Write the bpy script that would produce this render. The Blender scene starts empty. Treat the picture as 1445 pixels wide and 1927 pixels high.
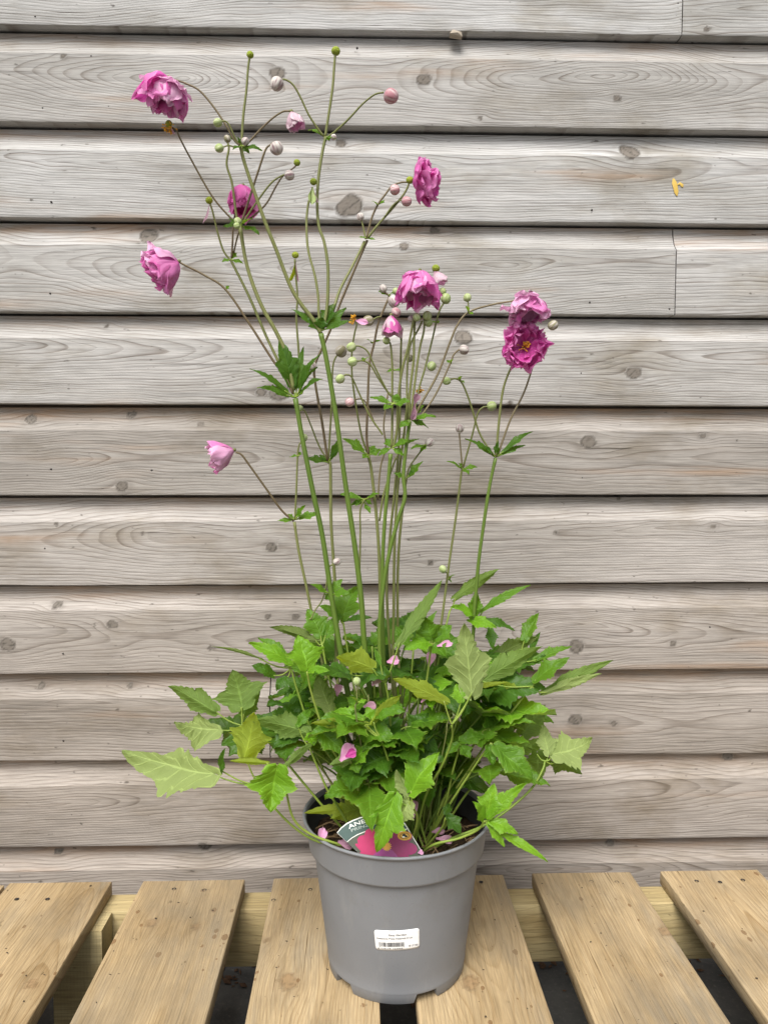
import bpy, math, random
import numpy as np
from mathutils import Vector, Matrix
random.seed(7)
S = bpy.context.scene
C = S.collection
# ------------------------------------------------------------------ camera
FPX, CX, CY, CAMZ = 1448.0, 722.5, 963.5, 0.84
YAW, PITCH = math.radians(1.605), math.radians(3.654)
FW = Vector((math.sin(YAW) * math.cos(PITCH), math.cos(YAW) * math.cos(PITCH), -math.sin(PITCH)))
RT = Vector((math.cos(YAW), -math.sin(YAW), 0))
UP = RT.cross(FW)
CAM = Vector((0, 0, CAMZ))
cd = bpy.data.cameras.new('camera'); cam = bpy.data.objects.new('camera', cd); C.objects.link(cam)
m = Matrix.Identity(4)
for i in range(3):
    m[i][0], m[i][1], m[i][2], m[i][3] = RT[i], UP[i], -FW[i], CAM[i]
cam.matrix_world = m
cd.sensor_fit = 'VERTICAL'; cd.sensor_height = 24; cd.sensor_width = 18
cd.lens = FPX / 1927 * 24
cd.clip_start = 0.02; cd.clip_end = 200
S.camera = cam
S.render.resolution_x, S.render.resolution_y = 767, 1024
# ------------------------------------------------------------------ light: bright overcast
SUN_EL, SUN_AZ = math.radians(53), math.radians(-20)     # from above and behind the camera
w = bpy.data.worlds.new('World'); S.world = w; w.use_nodes = True
nt = w.node_tree; nt.nodes.clear()
sky = nt.nodes.new('ShaderNodeTexSky'); sky.sky_type = 'NISHITA'; sky.sun_disc = False
sky.sun_elevation = SUN_EL; sky.sun_rotation = math.radians(180) - SUN_AZ
sky.air_density = 1.0; sky.dust_density = 4.0; sky.ozone_density = 1.0
hs = nt.nodes.new('ShaderNodeHueSaturation'); hs.inputs['Saturation'].default_value = 0.22
bg = nt.nodes.new('ShaderNodeBackground'); bg.inputs['Strength'].default_value = 0.06
wo = nt.nodes.new('ShaderNodeOutputWorld')
nt.links.new(sky.outputs[0], hs.inputs['Color']); nt.links.new(hs.outputs[0], bg.inputs[0]); nt.links.new(bg.outputs[0], wo.inputs[0])
sd = bpy.data.lights.new('sun', 'SUN'); sd.energy = 1.5; sd.angle = math.radians(34); sd.color = (1.0, 0.97, 0.92)
sun = bpy.data.objects.new('sun', sd); C.objects.link(sun)
dirv = Vector((math.sin(SUN_AZ) * math.cos(SUN_EL), -math.cos(SUN_AZ) * math.cos(SUN_EL), math.sin(SUN_EL)))
sun.rotation_euler = dirv.to_track_quat('Z', 'Y').to_euler()
sun.location = (0, -2, 4)
S.view_settings.view_transform = 'Standard'; S.view_settings.look = 'None'
S.view_settings.gamma = 1; S.view_settings.use_curve_mapping = False
S.view_settings.exposure = 1.42
try:
    S.cycles.max_bounces = 5; S.cycles.transmission_bounces = 3; S.cycles.diffuse_bounces = 2; S.cycles.glossy_bounces = 2
except Exception: pass

# ------------------------------------------------------------------ helpers
def ray(x, y):
    return FW + RT * ((x - CX) / FPX) - UP * ((y - CY) / FPX)
def P(x, y, d):
    """point seen at photograph pixel x, y that lies d metres in front of the camera"""
    r = ray(x, y); return CAM + r * ((d + DO) / r.y)
DO = 0.0
def onplane(x, y, p0, n):
    r = ray(x, y); return CAM + r * ((p0 - CAM).dot(n) / r.dot(n))
def tag(o, label=None, cat=None, group=None, kind=None):
    if label: o['label'] = label
    if cat: o['category'] = cat
    if group: o['group'] = group
    if kind: o['kind'] = kind
    return o
def empty(name, loc, parent=None):
    o = bpy.data.objects.new(name, None); C.objects.link(o); o.empty_display_size = 0.02
    o.location = loc
    if parent: o.parent = parent; o.matrix_parent_inverse = Matrix.Translation(-wloc(parent))
    return o
def wloc(o):
    p = Vector(o.location)
    return p
def link(name, me, parent=None, mat=None):
    o = bpy.data.objects.new(name, me); C.objects.link(o)
    if mat is not None and len(me.materials) == 0: me.materials.append(mat)
    if parent:
        o.parent = parent; o.matrix_parent_inverse = Matrix.Translation(-wloc(parent))
    return o
def mesh(name, V, F, smooth=True, attrs=None, uv=None):
    me = bpy.data.meshes.new(name)
    me.from_pydata([tuple(v) for v in V], [], [tuple(f) for f in F])
    if attrs:
        for k, a in attrs.items():
            at = me.attributes.new(k, 'FLOAT', 'POINT'); at.data.foreach_set('value', np.asarray(a, dtype=np.float32))
    if uv is not None:
        ul = me.uv_layers.new(name='UVMap')
        li = np.empty(len(me.loops), dtype=np.int32); me.loops.foreach_get('vertex_index', li)
        ul.data.foreach_set('uv', np.asarray(uv, dtype=np.float32)[li].ravel())
    if smooth: me.polygons.foreach_set('use_smooth', [True] * len(me.polygons))
    me.update(); return me
_lat = {}
def lat(seed):
    if seed not in _lat: _lat[seed] = np.random.RandomState(seed).rand(256, 256)
    return _lat[seed]
def vn(x, y, seed):
    L = lat(seed); x = np.asarray(x, float) + 1000.0; y = np.asarray(y, float) + 1000.0
    xi = np.floor(x).astype(int); yi = np.floor(y).astype(int); fx = x - xi; fy = y - yi
    fx = fx * fx * (3 - 2 * fx); fy = fy * fy * (3 - 2 * fy)
    a = L[xi % 256, yi % 256]; b = L[(xi + 1) % 256, yi % 256]; c = L[xi % 256, (yi + 1) % 256]; d = L[(xi + 1) % 256, (yi + 1) % 256]
    return (a * (1 - fx) + b * fx) * (1 - fy) + (c * (1 - fx) + d * fx) * fy - 0.5
def fbm(x, y, seed, o=3):
    return sum(vn(x * 2 ** k, y * 2 ** k, seed + k) / 2 ** k for k in range(o))

class NB:
    def __init__(s, name):
        s.m = bpy.data.materials.new(name); s.m.use_nodes = True; s.t = s.m.node_tree; s.t.nodes.clear()
        s.out = s.n('OutputMaterial')
    def n(s, typ, **kw):
        x = s.t.nodes.new('ShaderNode' + typ)
        for k, v in kw.items(): setattr(x, k, v)
        return x
    def l(s, a, b): s.t.links.new(a, b)
    def val(s, inp, v):
        if isinstance(v, bpy.types.NodeSocket): s.l(v, inp)
        elif isinstance(v, (tuple, list)): inp.default_value = (*v, 1) if len(v) == 3 and inp.type == 'RGBA' else v
        else: inp.default_value = v
    def math(s, op, a, b=None, clamp=False):
        x = s.n('Math', operation=op, use_clamp=clamp); s.val(x.inputs[0], a)
        if b is not None: s.val(x.inputs[1], b)
        return x.outputs[0]
    def mix(s, f, a, b, mode='MIX'):
        x = s.n('Mix', data_type='RGBA', blend_type=mode); s.val(x.inputs[0], f); s.val(x.inputs[6], a); s.val(x.inputs[7], b)
        return x.outputs[2]
    def attr(s, name): return s.n('Attribute', attribute_name=name).outputs['Fac']
    def obj(s, scale=(1, 1, 1), loc=(0, 0, 0)):
        tc = s.n('TexCoord'); mp = s.n('Mapping'); mp.inputs['Scale'].default_value = scale; mp.inputs['Location'].default_value = loc
        s.l(tc.outputs['Object'], mp.inputs[0]); return mp.outputs[0]
    def noise(s, vec, scale, detail=3, rough=.55, dist=0):
        x = s.n('TexNoise'); s.l(vec, x.inputs['Vector']); x.inputs['Scale'].default_value = scale
        x.inputs['Detail'].default_value = detail; x.inputs['Roughness'].default_value = rough; x.inputs['Distortion'].default_value = dist
        return x.outputs['Fac']
    def ramp(s, f, stops, col=False):
        x = s.n('ValToRGB'); s.l(f, x.inputs[0]); e = x.color_ramp.elements
        while len(e) < len(stops): e.new(.5)
        for q, (p, c) in zip(e, stops):
            q.position = p; q.color = (*c, 1) if isinstance(c, tuple) else (c, c, c, 1)
        return x.outputs[0]
    def rnd(s): return s.n('ObjectInfo').outputs['Random']
    def bump(s, h, strength=.3, dist=.001, normal=None):
        x = s.n('Bump'); s.val(x.inputs['Height'], h); x.inputs['Strength'].default_value = strength; x.inputs['Distance'].default_value = dist
        if normal: s.l(normal, x.inputs['Normal'])
        return x.outputs[0]
    def bsdf(s, col, rough=.6, spec=.4, normal=None, sss=0, **kw):
        x = s.n('BsdfPrincipled'); s.val(x.inputs['Base Color'], col); s.val(x.inputs['Roughness'], rough)
        x.inputs['Specular IOR Level'].default_value = spec
        if normal: s.l(normal, x.inputs['Normal'])
        return x.outputs[0]
    def done(s, sh): s.l(sh, s.out.inputs[0]); return s.m
def flat(name, col, rough=.5, spec=.4):
    b = NB(name); v = b.obj(); c = b.mix(b.noise(v, 220, 2), tuple(x * .88 for x in col), tuple(min(1, x * 1.1) for x in col))
    return b.done(b.bsdf(c, rough, spec))

# ---- wood
def wood_mat(name, axis, base1, base2, base3, dark, knotc, line=.55, grey=None, spots=False, rough=.75, tone=None):
    b = NB(name)
    sc = lambda a, c: (a, c, c) if axis == 'x' else (c, a, c)
    o = b.obj(); rn = b.rnd()
    ph = b.attr('ph'); kn = b.attr('kn'); st = b.attr('st')
    t = b.math('FRACT', ph)
    ln = b.ramp(t, [(0, 0.0), (.40, .06), (.70, .45), (.86, 1.0), (.94, .85), (1, 0)])
    n1 = b.noise(b.obj(sc(1.6, 9)), 1.5, 4, .6)
    n2 = b.noise(b.obj(sc(3, 30)), 3, 3)
    wn = b.n('TexWhiteNoise', noise_dimensions='1D'); b.l(b.math('FLOOR', ph), wn.inputs['W'])
    rv = b.ramp(wn.outputs['Value'], [(0., .30), (.6, .75), (1., 1.25)])
    fib = b.noise(b.obj(sc(9, 420)), 1.0, 4, .65)
    fib2 = b.noise(b.obj(sc(30, 1100)), 1.0, 2, .6)
    nr = b.math('ADD', n1, b.math('MULTIPLY', b.math('SUBTRACT', rn, .5), .28))
    col = b.ramp(nr, [(.28, base1), (.5, base2), (.72, base3)], True)
    lf = b.math('MULTIPLY', b.math('MULTIPLY', ln, rv), b.ramp(n2, [(.3, line * .5), (.65, line)]), True)
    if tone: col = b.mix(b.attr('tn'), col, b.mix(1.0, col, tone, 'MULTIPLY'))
    col = b.mix(lf, col, dark)
    fr = b.ramp(fib, [(.25, .64), (.5, .98), (.8, 1.16)])
    col = b.mix(1.0, col, fr, 'MULTIPLY')
    fr2 = b.ramp(fib2, [(.3, .78), (.7, 1.09)])
    col = b.mix(1.0, col, fr2, 'MULTIPLY')
    col = b.mix(b.math('MULTIPLY', st, b.ramp(n2, [(.35, .1), (.65, .8)])), col, grey)
    ck = b.noise(b.obj(sc(4.5, 330), (7.7, 3.1, 5.3)), 1.0, 3, .5)
    col = b.mix(b.ramp(ck, [(.685, 0.), (.72, .75)]), col, tuple(x * .4 for x in dark))
    wash = b.noise(b.obj(sc(2.2, 5), (2.7, 9.1, 1.3)), 2.0, 5, .62)
    col = b.mix(1.0, col, b.ramp(wash, [(.30, (.70, .66, .59)), (.48, (.98, .98, .98)), (.72, (1.08, 1.08, 1.09))], True), 'MULTIPLY')
    kcol = b.mix(b.ramp(t, [(.35, 0.), (.8, .8)]), knotc, tuple(x * .38 for x in knotc))
    col = b.mix(kn, col, kcol)
    # small dark specks of mildew
    sp = b.noise(b.obj(sc(60, 130)), 1.0, 2, .5)
    col = b.mix(b.ramp(sp, [(.70, 0.0), (.78, .7)]), col, tuple(x * .35 for x in dark))
    rgh = rough
    if spots:
        vo = b.n('TexVoronoi'); mp = b.obj((1, .62, 1)); b.l(mp, vo.inputs['Vector']); vo.inputs['Scale'].default_value = 75; vo.inputs['Randomness'].default_value = 1
        cr = b.n('SeparateColor'); b.l(vo.outputs['Color'], cr.inputs[0])
        den = b.noise(b.obj((1, 1, 1), (3.3, 1.7, 0)), 5, 2)
        size = b.math('MULTIPLY', b.math('POWER', cr.outputs[0], 5), .34)
        jag = b.math('MULTIPLY', b.math('SUBTRACT', b.noise(o, 260, 2), .5), .16)
        m_ = b.math('LESS_THAN', b.math('ADD', vo.outputs['Distance'], jag), b.math('MULTIPLY', size, b.ramp(den, [(.4, .35), (.6, 1.0)])))
        col = b.mix(b.math('MULTIPLY', m_, .68), col, (.16, .08, .03))
        dn = b.noise(b.obj((1, .6, 1), (1.1, .4, 0)), 9, 4, .6)
        col = b.mix(b.ramp(dn, [(.48, 0.0), (.70, .55)]), col, (.20, .165, .115))
    h = b.math('ADD', b.math('MULTIPLY', ln, -.55), b.math('ADD', b.math('MULTIPLY', fib, .9), b.math('MULTIPLY', fib2, .4)))
    nm = b.bump(h, .42, .0012)
    return b.done(b.bsdf(col, rgh, .25, nm))

M = {}
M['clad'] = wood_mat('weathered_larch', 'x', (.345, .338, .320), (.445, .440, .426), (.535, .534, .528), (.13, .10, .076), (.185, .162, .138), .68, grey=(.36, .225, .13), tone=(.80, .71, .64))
M['slat'] = wood_mat('treated_pine', 'y', (.360, .258, .137), (.442, .325, .182), (.522, .402, .245), (.24, .145, .055), (.27, .16, .075), .55, grey=(.26, .225, .17), spots=True, rough=.6)
M['beam'] = wood_mat('treated_pine_beam', 'x', (.44, .34, .17), (.52, .42, .22), (.58, .48, .27), (.33, .24, .10), (.18, .10, .05), .35, grey=(.33, .29, .16), rough=.65)

def grain(u, v, seed, vc, s, hamp, h0, knots=(), lu=1.0, kstr=1.0):
    """growth-ring phase of a flat-sawn plank: u along, v across; knots = (ku, kv, r)"""
    uu = u + .07 * fbm(u * 5 * lu, v * 16, seed + 50, 3)
    vv = v + .011 * fbm(u * 4.2 * lu, v * 11, seed + 60, 3) + .0022 * fbm(u * 22 * lu, v * 50, seed + 64, 2)
    kn = np.zeros_like(u); kph = np.zeros_like(u)
    for (ku, kv, r) in knots:
        rho = ((u - ku) / (5.5 * r)) ** 2 + ((v - kv) / (2.8 * r)) ** 2
        g = np.exp(-rho)
        vv = vv * (1 - .93 * g) + kv * .93 * g
    u0 = u; u = uu
    c = vc + .04 * fbm(u * 1.5 * lu, u * 0 + seed * .37, seed + 3, 2)
    h = h0 + hamp * fbm(u * 1.5 * lu + seed, u * 0, seed + 7, 3) * 2
    u = u0
    ph = np.sqrt((vv - c) ** 2 + h * h) / s + .30 * fbm(uu * 7 * lu, vv * 60, seed + 11)
    for (ku, kv, r) in knots:
        a = math.sin(ku * 91) * .5
        du = (u - ku); dv = (v - kv)
        e = np.sqrt((du / 1.15) ** 2 + (dv * 1.05) ** 2) / r + .42 * vn(u * 260 / (r * 250), v * 260 / (r * 250), seed + 31)
        k = np.clip((1.08 - e) / .16, 0, 1)
        kn = np.maximum(kn, k * kstr)
        spk = vn(u * 420, v * 420, seed + 41) + .7 * vn(u * 900, v * 900, seed + 43)
        crk = np.exp(-((np.abs(dv * math.cos(a * 5) - du * math.sin(a * 5))) / (.06 * r + 3e-4)) ** 2) * (np.abs(du) < .8 * r)
        ph = np.where(k > .3, np.where(e > .84, .82, np.clip(.36 + .42 * spk + .5 * crk, .05, .85)), ph)
        halo = np.exp(-((e - 1.5) / .5) ** 2) * .16 * np.clip(1 + 3 * vn(u * 90, v * 200, seed + 37), 0, 2)
        kn = np.maximum(kn, halo * kstr)
    return ph, np.clip(kn, 0, 1)

# ================================================================== ground
def ground():
    b = NB('dark_paving')
    o = b.obj(); n = b.noise(o, 14, 5, .6); n2 = b.noise(o, 160, 3)
    col = b.ramp(n, [(.3, (.055, .056, .056)), (.7, (.11, .108, .10))], True)
    col = b.mix(b.ramp(n2, [(.55, 0.), (.75, .6)]), col, (.16, .15, .13))
    mat = b.done(b.bsdf(col, .8, .3, b.bump(n2, .4, .002)))
    n_ = 24; V = []; F = []
    for j in range(n_ + 1):
        for i in range(n_ + 1):
            V.append((-6 + 12 * i / n_, -7 + 9 * j / n_, 0))
    for j in range(n_):
        for i in range(n_):
            a = j * (n_ + 1) + i; F.append((a, a + 1, a + n_ + 2, a + n_ + 1))
    tag(link('ground', mesh('ground', V, F), None, mat), 'dark grey paving seen between the bench slats', kind='structure')
ground()

# ================================================================== shed wall
D = 1.27; PW = 0.14788; Z0 = CAMZ + 0.6864
wall = tag(empty('cladding_wall', (0, D, 0)), 'weathered grey horizontal timber cladding wall behind the potted plant', 'wall')
KN = [(523,140,14),(797,150,12),(1160,186,7),(120,106,5),(1187,281,19),(660,388,24),(903,223,4),(277,439,17),(760,463,9),(818,428,8),
 (870,634,17),(1190,702,14),(525,740,18),(492,738,9),(195,612,4),(53,788,10),(244,779,8),(376,798,5),(1105,832,14),(1322,820,6),(1170,938,4),(230,915,11),
 (107,985,4),(512,1028,10),(268,1003,3),(810,1058,6),(1342,990,6),(1045,1000,4),(104,1140,8),(212,1175,9),(14,1213,15),(504,1160,6),(556,1160,7),
 (1085,1217,16),(1265,1210,6),(396,1219,5),(72,1294,7),(241,1294,5),(1082,1355,13),(1155,1362,6),(590,1330,5),(1377,1430,10),(105,1611,8),(383,1598,15),(1153,1595,8),
 (640,262,10),(1330,55,6),(960,760,5)]
knw = []
for (x, y, r) in KN:
    p = P(x, y, D); knw.append((p.x, p.z, r / FPX * D * .88))
# profile (depth into the wall, height above the board's bottom edge)
FACE = .1065; YU = .0335
prof = [(YU, .012), (YU, .0), (.0022, .0), (.0006, .0007), (.0, .0024)]
prof += [(0, .0024 + (FACE - .0036) * k / 34) for k in range(1, 35)]
prof += [(.0007, FACE - .0004)]
yy, zz = .0007, FACE - .0004
NC = 13; ztot = PW - .0045 - zz
for k in range(1, NC + 1):
    f = (k - .5) / NC; phi = math.radians(30 + 58 * f ** .55)
    dz = ztot / NC; zz += dz; yy += dz / math.tan(phi); prof.append((yy, zz))
ylip = yy
prof += [(.034, zz + .0006), (.034, PW + .0105), (.042, PW + .0105), (.042, .012)]
prof = np.array(prof); NP = len(prof)
print('lip depth', ylip)
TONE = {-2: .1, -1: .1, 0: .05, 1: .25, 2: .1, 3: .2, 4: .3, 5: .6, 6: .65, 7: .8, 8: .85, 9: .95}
def board(i, x0, x1, seed):
    xs = [x0]
    while xs[-1] < x1 - 1e-6:
        stp = .0030 if -.8 < xs[-1] < .8 else .014
        xs.append(min(xs[-1] + stp, x1))
    if xs[-1] - xs[-2] < .0015: xs.pop(-2)
    xs = np.array(xs); nx = len(xs); b = Z0 - PW * i
    U = np.repeat(xs[:, None], NP, 1); Vv = np.repeat(prof[None, :, 1], nx, 0); Y = np.repeat(prof[None, :, 0], nx, 0)
    ks = [(kx, kz - b, r) for (kx, kz, r) in knw if x0 - .05 < kx < x1 + .05 and -.02 < kz - b < PW + .02]
    rs = random.Random(seed)
    ph, kn = grain(U, Vv, seed, rs.uniform(.055, .115), rs.uniform(.0036, .0052), rs.uniform(.025, .045), rs.uniform(.0, .02), ks)
    wob = .0012 * fbm(U * 1.3, U * 0 + i, 400 + seed, 2)
    Yw = D + Y + wob + rs.uniform(-.0006, .0006) + .0007 * fbm(U * 4, Vv * 22, seed + 71)
    edge = np.exp(-(Vv / .004) ** 2)
    Zw = b + Vv + .0011 * fbm(U * 5, U * 0, seed + 77, 3) * edge + (.0016 * fbm(U * .9, U * 0 + 3.3, seed + 78, 2))
    # fresh brown wood protected beneath the overlap
    st = np.clip((Vv - (FACE + .012)) / .022, 0, 1) * np.clip(.45 + 2.0 * fbm(U * 2.2, Vv * 12, seed + 81), 0, 1)
    st = np.maximum(st, np.clip(fbm(U * 2.6, Vv * 26, seed + 83) * 2.2 - .75, 0, .6))
    V = np.stack([U, Yw, Zw], -1).reshape(-1, 3)
    F = []
    for a in range(nx - 1):
        for k in range(NP - 1):
            q = a * NP + k; F.append((q, q + NP, q + NP + 1, q + 1))
        q = a * NP; F.append((q + NP - 1, q + 2 * NP - 1, q + NP, q))
    F.append(tuple(range(NP))); F.append(tuple(reversed(range((nx - 1) * NP, nx * NP))))
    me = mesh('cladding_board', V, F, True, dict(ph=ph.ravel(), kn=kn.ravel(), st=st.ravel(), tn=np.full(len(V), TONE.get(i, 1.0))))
    try: me.set_sharp_from_angle(angle=math.radians(32))
    except Exception: pass
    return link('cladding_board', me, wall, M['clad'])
joint = {0: P(1283, 30, D).x, 3: P(1271, 520, D).x, 7: P(508, 1340, D).x}
joint = {0: joint[0], 3: joint[3], 8: joint[7]}
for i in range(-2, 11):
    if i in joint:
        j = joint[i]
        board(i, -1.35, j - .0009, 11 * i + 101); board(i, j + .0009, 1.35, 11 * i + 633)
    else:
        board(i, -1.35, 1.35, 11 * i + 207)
# backing sheet behind the boards (keeps joints dark)
def box(V, F, lo, hi):
    n = len(V); x0, y0, z0 = lo; x1, y1, z1 = hi
    V += [(x0, y0, z0), (x1, y0, z0), (x1, y1, z0), (x0, y1, z0), (x0, y0, z1), (x1, y0, z1), (x1, y1, z1), (x0, y1, z1)]
    for f in ((0, 3, 2, 1), (4, 5, 6, 7), (0, 1, 5, 4), (1, 2, 6, 5), (2, 3, 7, 6), (3, 0, 4, 7)): F.append(tuple(n + k for k in f))
M['black'] = flat('black_felt', (.015, .014, .013), .9, .1)
V = []; F = []; box(V, F, (-1.345, D + .045, 0), (1.345, D + .085, Z0 + 2 * PW)); link('backing', mesh('backing', V, F, False), wall, M['black'])
# nail heads
M['nail'] = flat('rusty_nail', (.03, .025, .022), .5)
def disc(p, r, n=10, dome=.0004):
    V = [(p.x, p.y - dome, p.z)] + [(p.x + r * math.cos(2 * math.pi * k / n), p.y, p.z + r * math.sin(2 * math.pi * k / n)) for k in range(n)]
    V += [(v[0], v[1] + .002, v[2]) for v in V[1:]]
    F = [(0, 1 + (k + 1) % n, 1 + k) for k in range(n)] + [(1 + k, 1 + (k + 1) % n, 1 + n + (k + 1) % n, 1 + n + k) for k in range(n)]
    return V, F
for (x, y) in ((67,31),(188,30),(97,380),(172,105),(205,200),(81,203),(1130,219),(1113,395),(1275,6),(1109,569),(1259,581),(1093,702),(95,552),(97,883),(85,1032),(119,1230),(120,1394),(136,1533),(1072,1537),(1301,1541),(286,885),(1095,899),(672,90),(597,215),(706,845),(1335,1180)):
    p = P(x, y, D); p.y -= .0002; V, F = disc(p, .0017 * random.uniform(.7, 1.1)); link('nail', mesh('nail', V, F), wall, M['nail'])
# splintered chip under the top board
V = []; F = []
p = P(857, 60, D - .008)
V = [p + Vector(q) for q in ((-.009, .0, -.002), (.011, .002, -.006), (.010, .004, .002), (-.004, .004, .006), (-.009, .012, -.003), (.011, .012, -.006), (.010, .012, .002), (-.004, .012, .006), (.003, -.001, -.001))]
F = [(0, 1, 8), (1, 2, 8), (2, 3, 8), (3, 0, 8), (0, 4, 5, 1), (1, 5, 6, 2), (2, 6, 7, 3), (3, 7, 4, 0), (4, 7, 6, 5)]
link('splinter', mesh('splinter', V, F, False), wall, flat('bare_wood', (.34, .29, .23), .8))
# scrap of dried yellow leaf stuck to the wall
def ribbon(pts, ws, nrm, thick=.0004):
    V = []; F = []
    for k, (p, w_) in enumerate(zip(pts, ws)):
        t = (pts[min(k + 1, len(pts) - 1)] - pts[max(k - 1, 0)]).normalized(); s_ = t.cross(nrm).normalized()
        V += [p - s_ * w_ + nrm * thick, p + nrm * (thick + w_ * .35), p + s_ * w_ + nrm * thick]
    for k in range(len(pts) - 1):
        a = 3 * k; F += [(a, a + 1, a + 4, a + 3), (a + 1, a + 2, a + 5, a + 4)]
    return V, F
nr = Vector((0, -1, 0))
V, F = ribbon([P(x, y, D - .0002) for x, y in ((1266,336),(1268,344),(1270,352),(1272,362),(1273,369))], [.0012, .004, .0038, .0035, .0006], nr)
M['yellow'] = flat('dried_yellow', (.62, .42, .09), .6)
ys = tag(empty('leaf_scrap', P(1270, 352, D)), 'small torn yellow leaf scrap stuck to the grey cladding', 'leaf scrap')
link('blade', mesh('blade', V, F), ys, M['yellow'])
V, F = ribbon([P(x, y, D - .0002) for x, y in ((1273,348),(1278,345),(1283,349),(1284,352))], [.0008, .002, .0025, .0008], nr)
link('fragment', mesh('fragment', V, F), ys, M['yellow'])

# ================================================================== slatted bench
ZT = 0.20; TH = .021
bench = tag(empty('slatted_bench', (0, .8, 0)), 'low pine slatted bench with brown spots carrying the grey pot', 'bench')
def plank_prof(w, t, r=.0016):
    h = w / 2; top = [(-h + r + (w - 2 * r) * k / 30, t) for k in range(31)]
    side = lambda s: [(s * (h - r * .29), t - r * .29), (s * h, t - r)]
    p = top + side(1) + [(h, t * .5), (h, r), (h - r, 0), (0, 0), (-h + r, 0), (-h, r), (-h, t * .5)] + list(reversed(side(-1)))
    return np.array(p)
def plank(name, axis, c, length0, length1, w, t, seed, mat, parent, knots=(), lean=0.0, st0=0.0, step=.0045):
    pr = plank_prof(w, t); n = len(pr)
    us = np.arange(length0, length1 + 1e-6, step); us[-1] = length1; nu = len(us)
    U = np.repeat(us[:, None], n, 1); A = np.repeat(pr[None, :, 0], nu, 0); B = np.repeat(pr[None, :, 1], nu, 0)
    rs = random.Random(seed)
    ph, kn = grain(U, A - .3 * (t - B), seed, rs.uniform(-.05, .05), rs.uniform(.0034, .0048), rs.uniform(.025, .05), rs.uniform(0, .03), knots, .8, .55)
    st = np.clip(st0 + 1.6 * fbm(U * 5, A * 14, seed + 5), 0, 1)
    wob = .0015 * fbm(U * 2.4, U * 0, seed + 9, 2)
    Bz = B + .0008 * fbm(U * 4, A * 12, seed + 12)
    if axis == 'y': X = c[0] + A + wob + lean * (U - length1); Y = U; Z = c[1] + Bz
    else: X = U; Y = c[0] + A + wob * .3; Z = c[1] + Bz
    V = np.stack([X, Y, Z], -1).reshape(-1, 3); F = []
    for a in range(nu - 1):
        for k in range(n):
            q = a * n + k; r_ = a * n + (k + 1) % n; F.append((q, q + n, r_ + n, r_))
    F.append(tuple(range(n))); F.append(tuple(reversed(range((nu - 1) * n, nu * n))))
    if axis == 'x': F = [tuple(reversed(f)) for f in F]
    me = mesh(name, V, F, True, dict(ph=ph.ravel(), kn=kn.ravel(), st=st.ravel()))
    try: me.set_sharp_from_angle(angle=math.radians(50))
    except Exception: pass
    return link(name, me, parent, mat)
def slat_k(lst):
    o = []
    for (x, y, r) in lst:
        p = onplane(x, y, Vector((0, 0, ZT)), Vector((0, 0, 1))); o.append((p.y, p.x, r))
    return o
SL = [(-.622, 1.146), (-.4625, 1.152), (-.2590, 1.151), (-.0600, 1.153), (.1400, 1.155), (.3410, 1.156), (.5430, 1.158), (.745, 1.158)]
SK = {2: [(285,1737,.009),(370,1743,.006)], 3: [(540,1846,.012),(500,1770,.005)], 4: [(885,1848,.011)], 5: [(1250,1752,.009)], 1: [(60,1850,.008)]}
for i, (x, yb) in enumerate(SL):
    ks = [(u, v - x, r) for (u, v, r) in slat_k(SK.get(i, []))]
    plank('slat', 'y', (x, ZT - TH + random.uniform(-.001, .0006)), .42, yb, .155, TH, 900 + 17 * i, M['slat'], bench, ks, random.uniform(-.006, .006), .05 if i != 2 else .25)
plank('beam', 'x', (1.131, ZT - TH - .0905), -.72, .85, .046, .0895, 1301, M['beam'], bench, [], st0=.1)
plank('beam', 'x', (.47, ZT - TH - .0905), -.72, .85, .046, .0895, 1321, M['beam'], bench, [], st0=.1)
for (x, y) in ((-.405, 1.083), (-.405, .52), (.80, 1.083), (.80, .52)):
    V = []; F = []; box(V, F, (x - .035, y - .0225, 0), (x + .035, y + .0225, ZT - TH - .0005))
    me = mesh('leg', V, F, False, dict(ph=[v[0] * 210 + 3 for v in V], kn=[0] * 8, st=[.2] * 8)); link('leg', me, bench, M['beam'])
# screws
for (x, y) in ((32,1692),(90,1692),(328,1673),(385,1675),(515,1694),(1112,1659),(1160,1660),(1310,1658),(1354,1660),(1397,1656),(584,1674),(905,1660)):
    p = onplane(x, y, Vector((0, 0, ZT)), Vector((0, 0, 1)))
    n = 10; r = .0034; V = [(p.x, p.y, p.z - .0008)] + [(p.x + r * math.cos(6.2832 * k / n), p.y + r * math.sin(6.2832 * k / n), p.z + .0004) for k in range(n)]
    F = [(0, 1 + k, 1 + (k + 1) % n) for k in range(n)]
    link('screw', mesh('screw', V, F), bench, M['nail'])
# loose dark crumbs on the slats
def flakes(name, pts, mat, lab, smin, smax):
    V = []; F = []
    for p in pts:
        s_ = random.uniform(smin, smax); a = random.uniform(0, 6.28); e = random.uniform(.25, .8)
        ax = Vector((math.cos(a), math.sin(a), random.uniform(-.15, .15))) * s_; ay = Vector((-math.sin(a), math.cos(a), 0)) * s_ * e
        n = len(V); c = Vector(p) + Vector((0, 0, s_ * .18))
        V += [c - ax, c - ay * .8, c + ax, c + ay, c + Vector((0, 0, s_ * .35))]
        F += [(n, n + 1, n + 4), (n + 1, n + 2, n + 4), (n + 2, n + 3, n + 4), (n + 3, n, n + 4), (n, n + 3, n + 2, n + 1)]
    o = link(name, mesh(name, V, F, False), None, mat); return tag(o, lab, kind='stuff')
pts = []
for k in range(95):
    x, yb = random.choice(SL[1:7]); pts.append((x + random.uniform(-.072, .072), random.uniform(.75, yb - .01), ZT + .0003))
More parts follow.
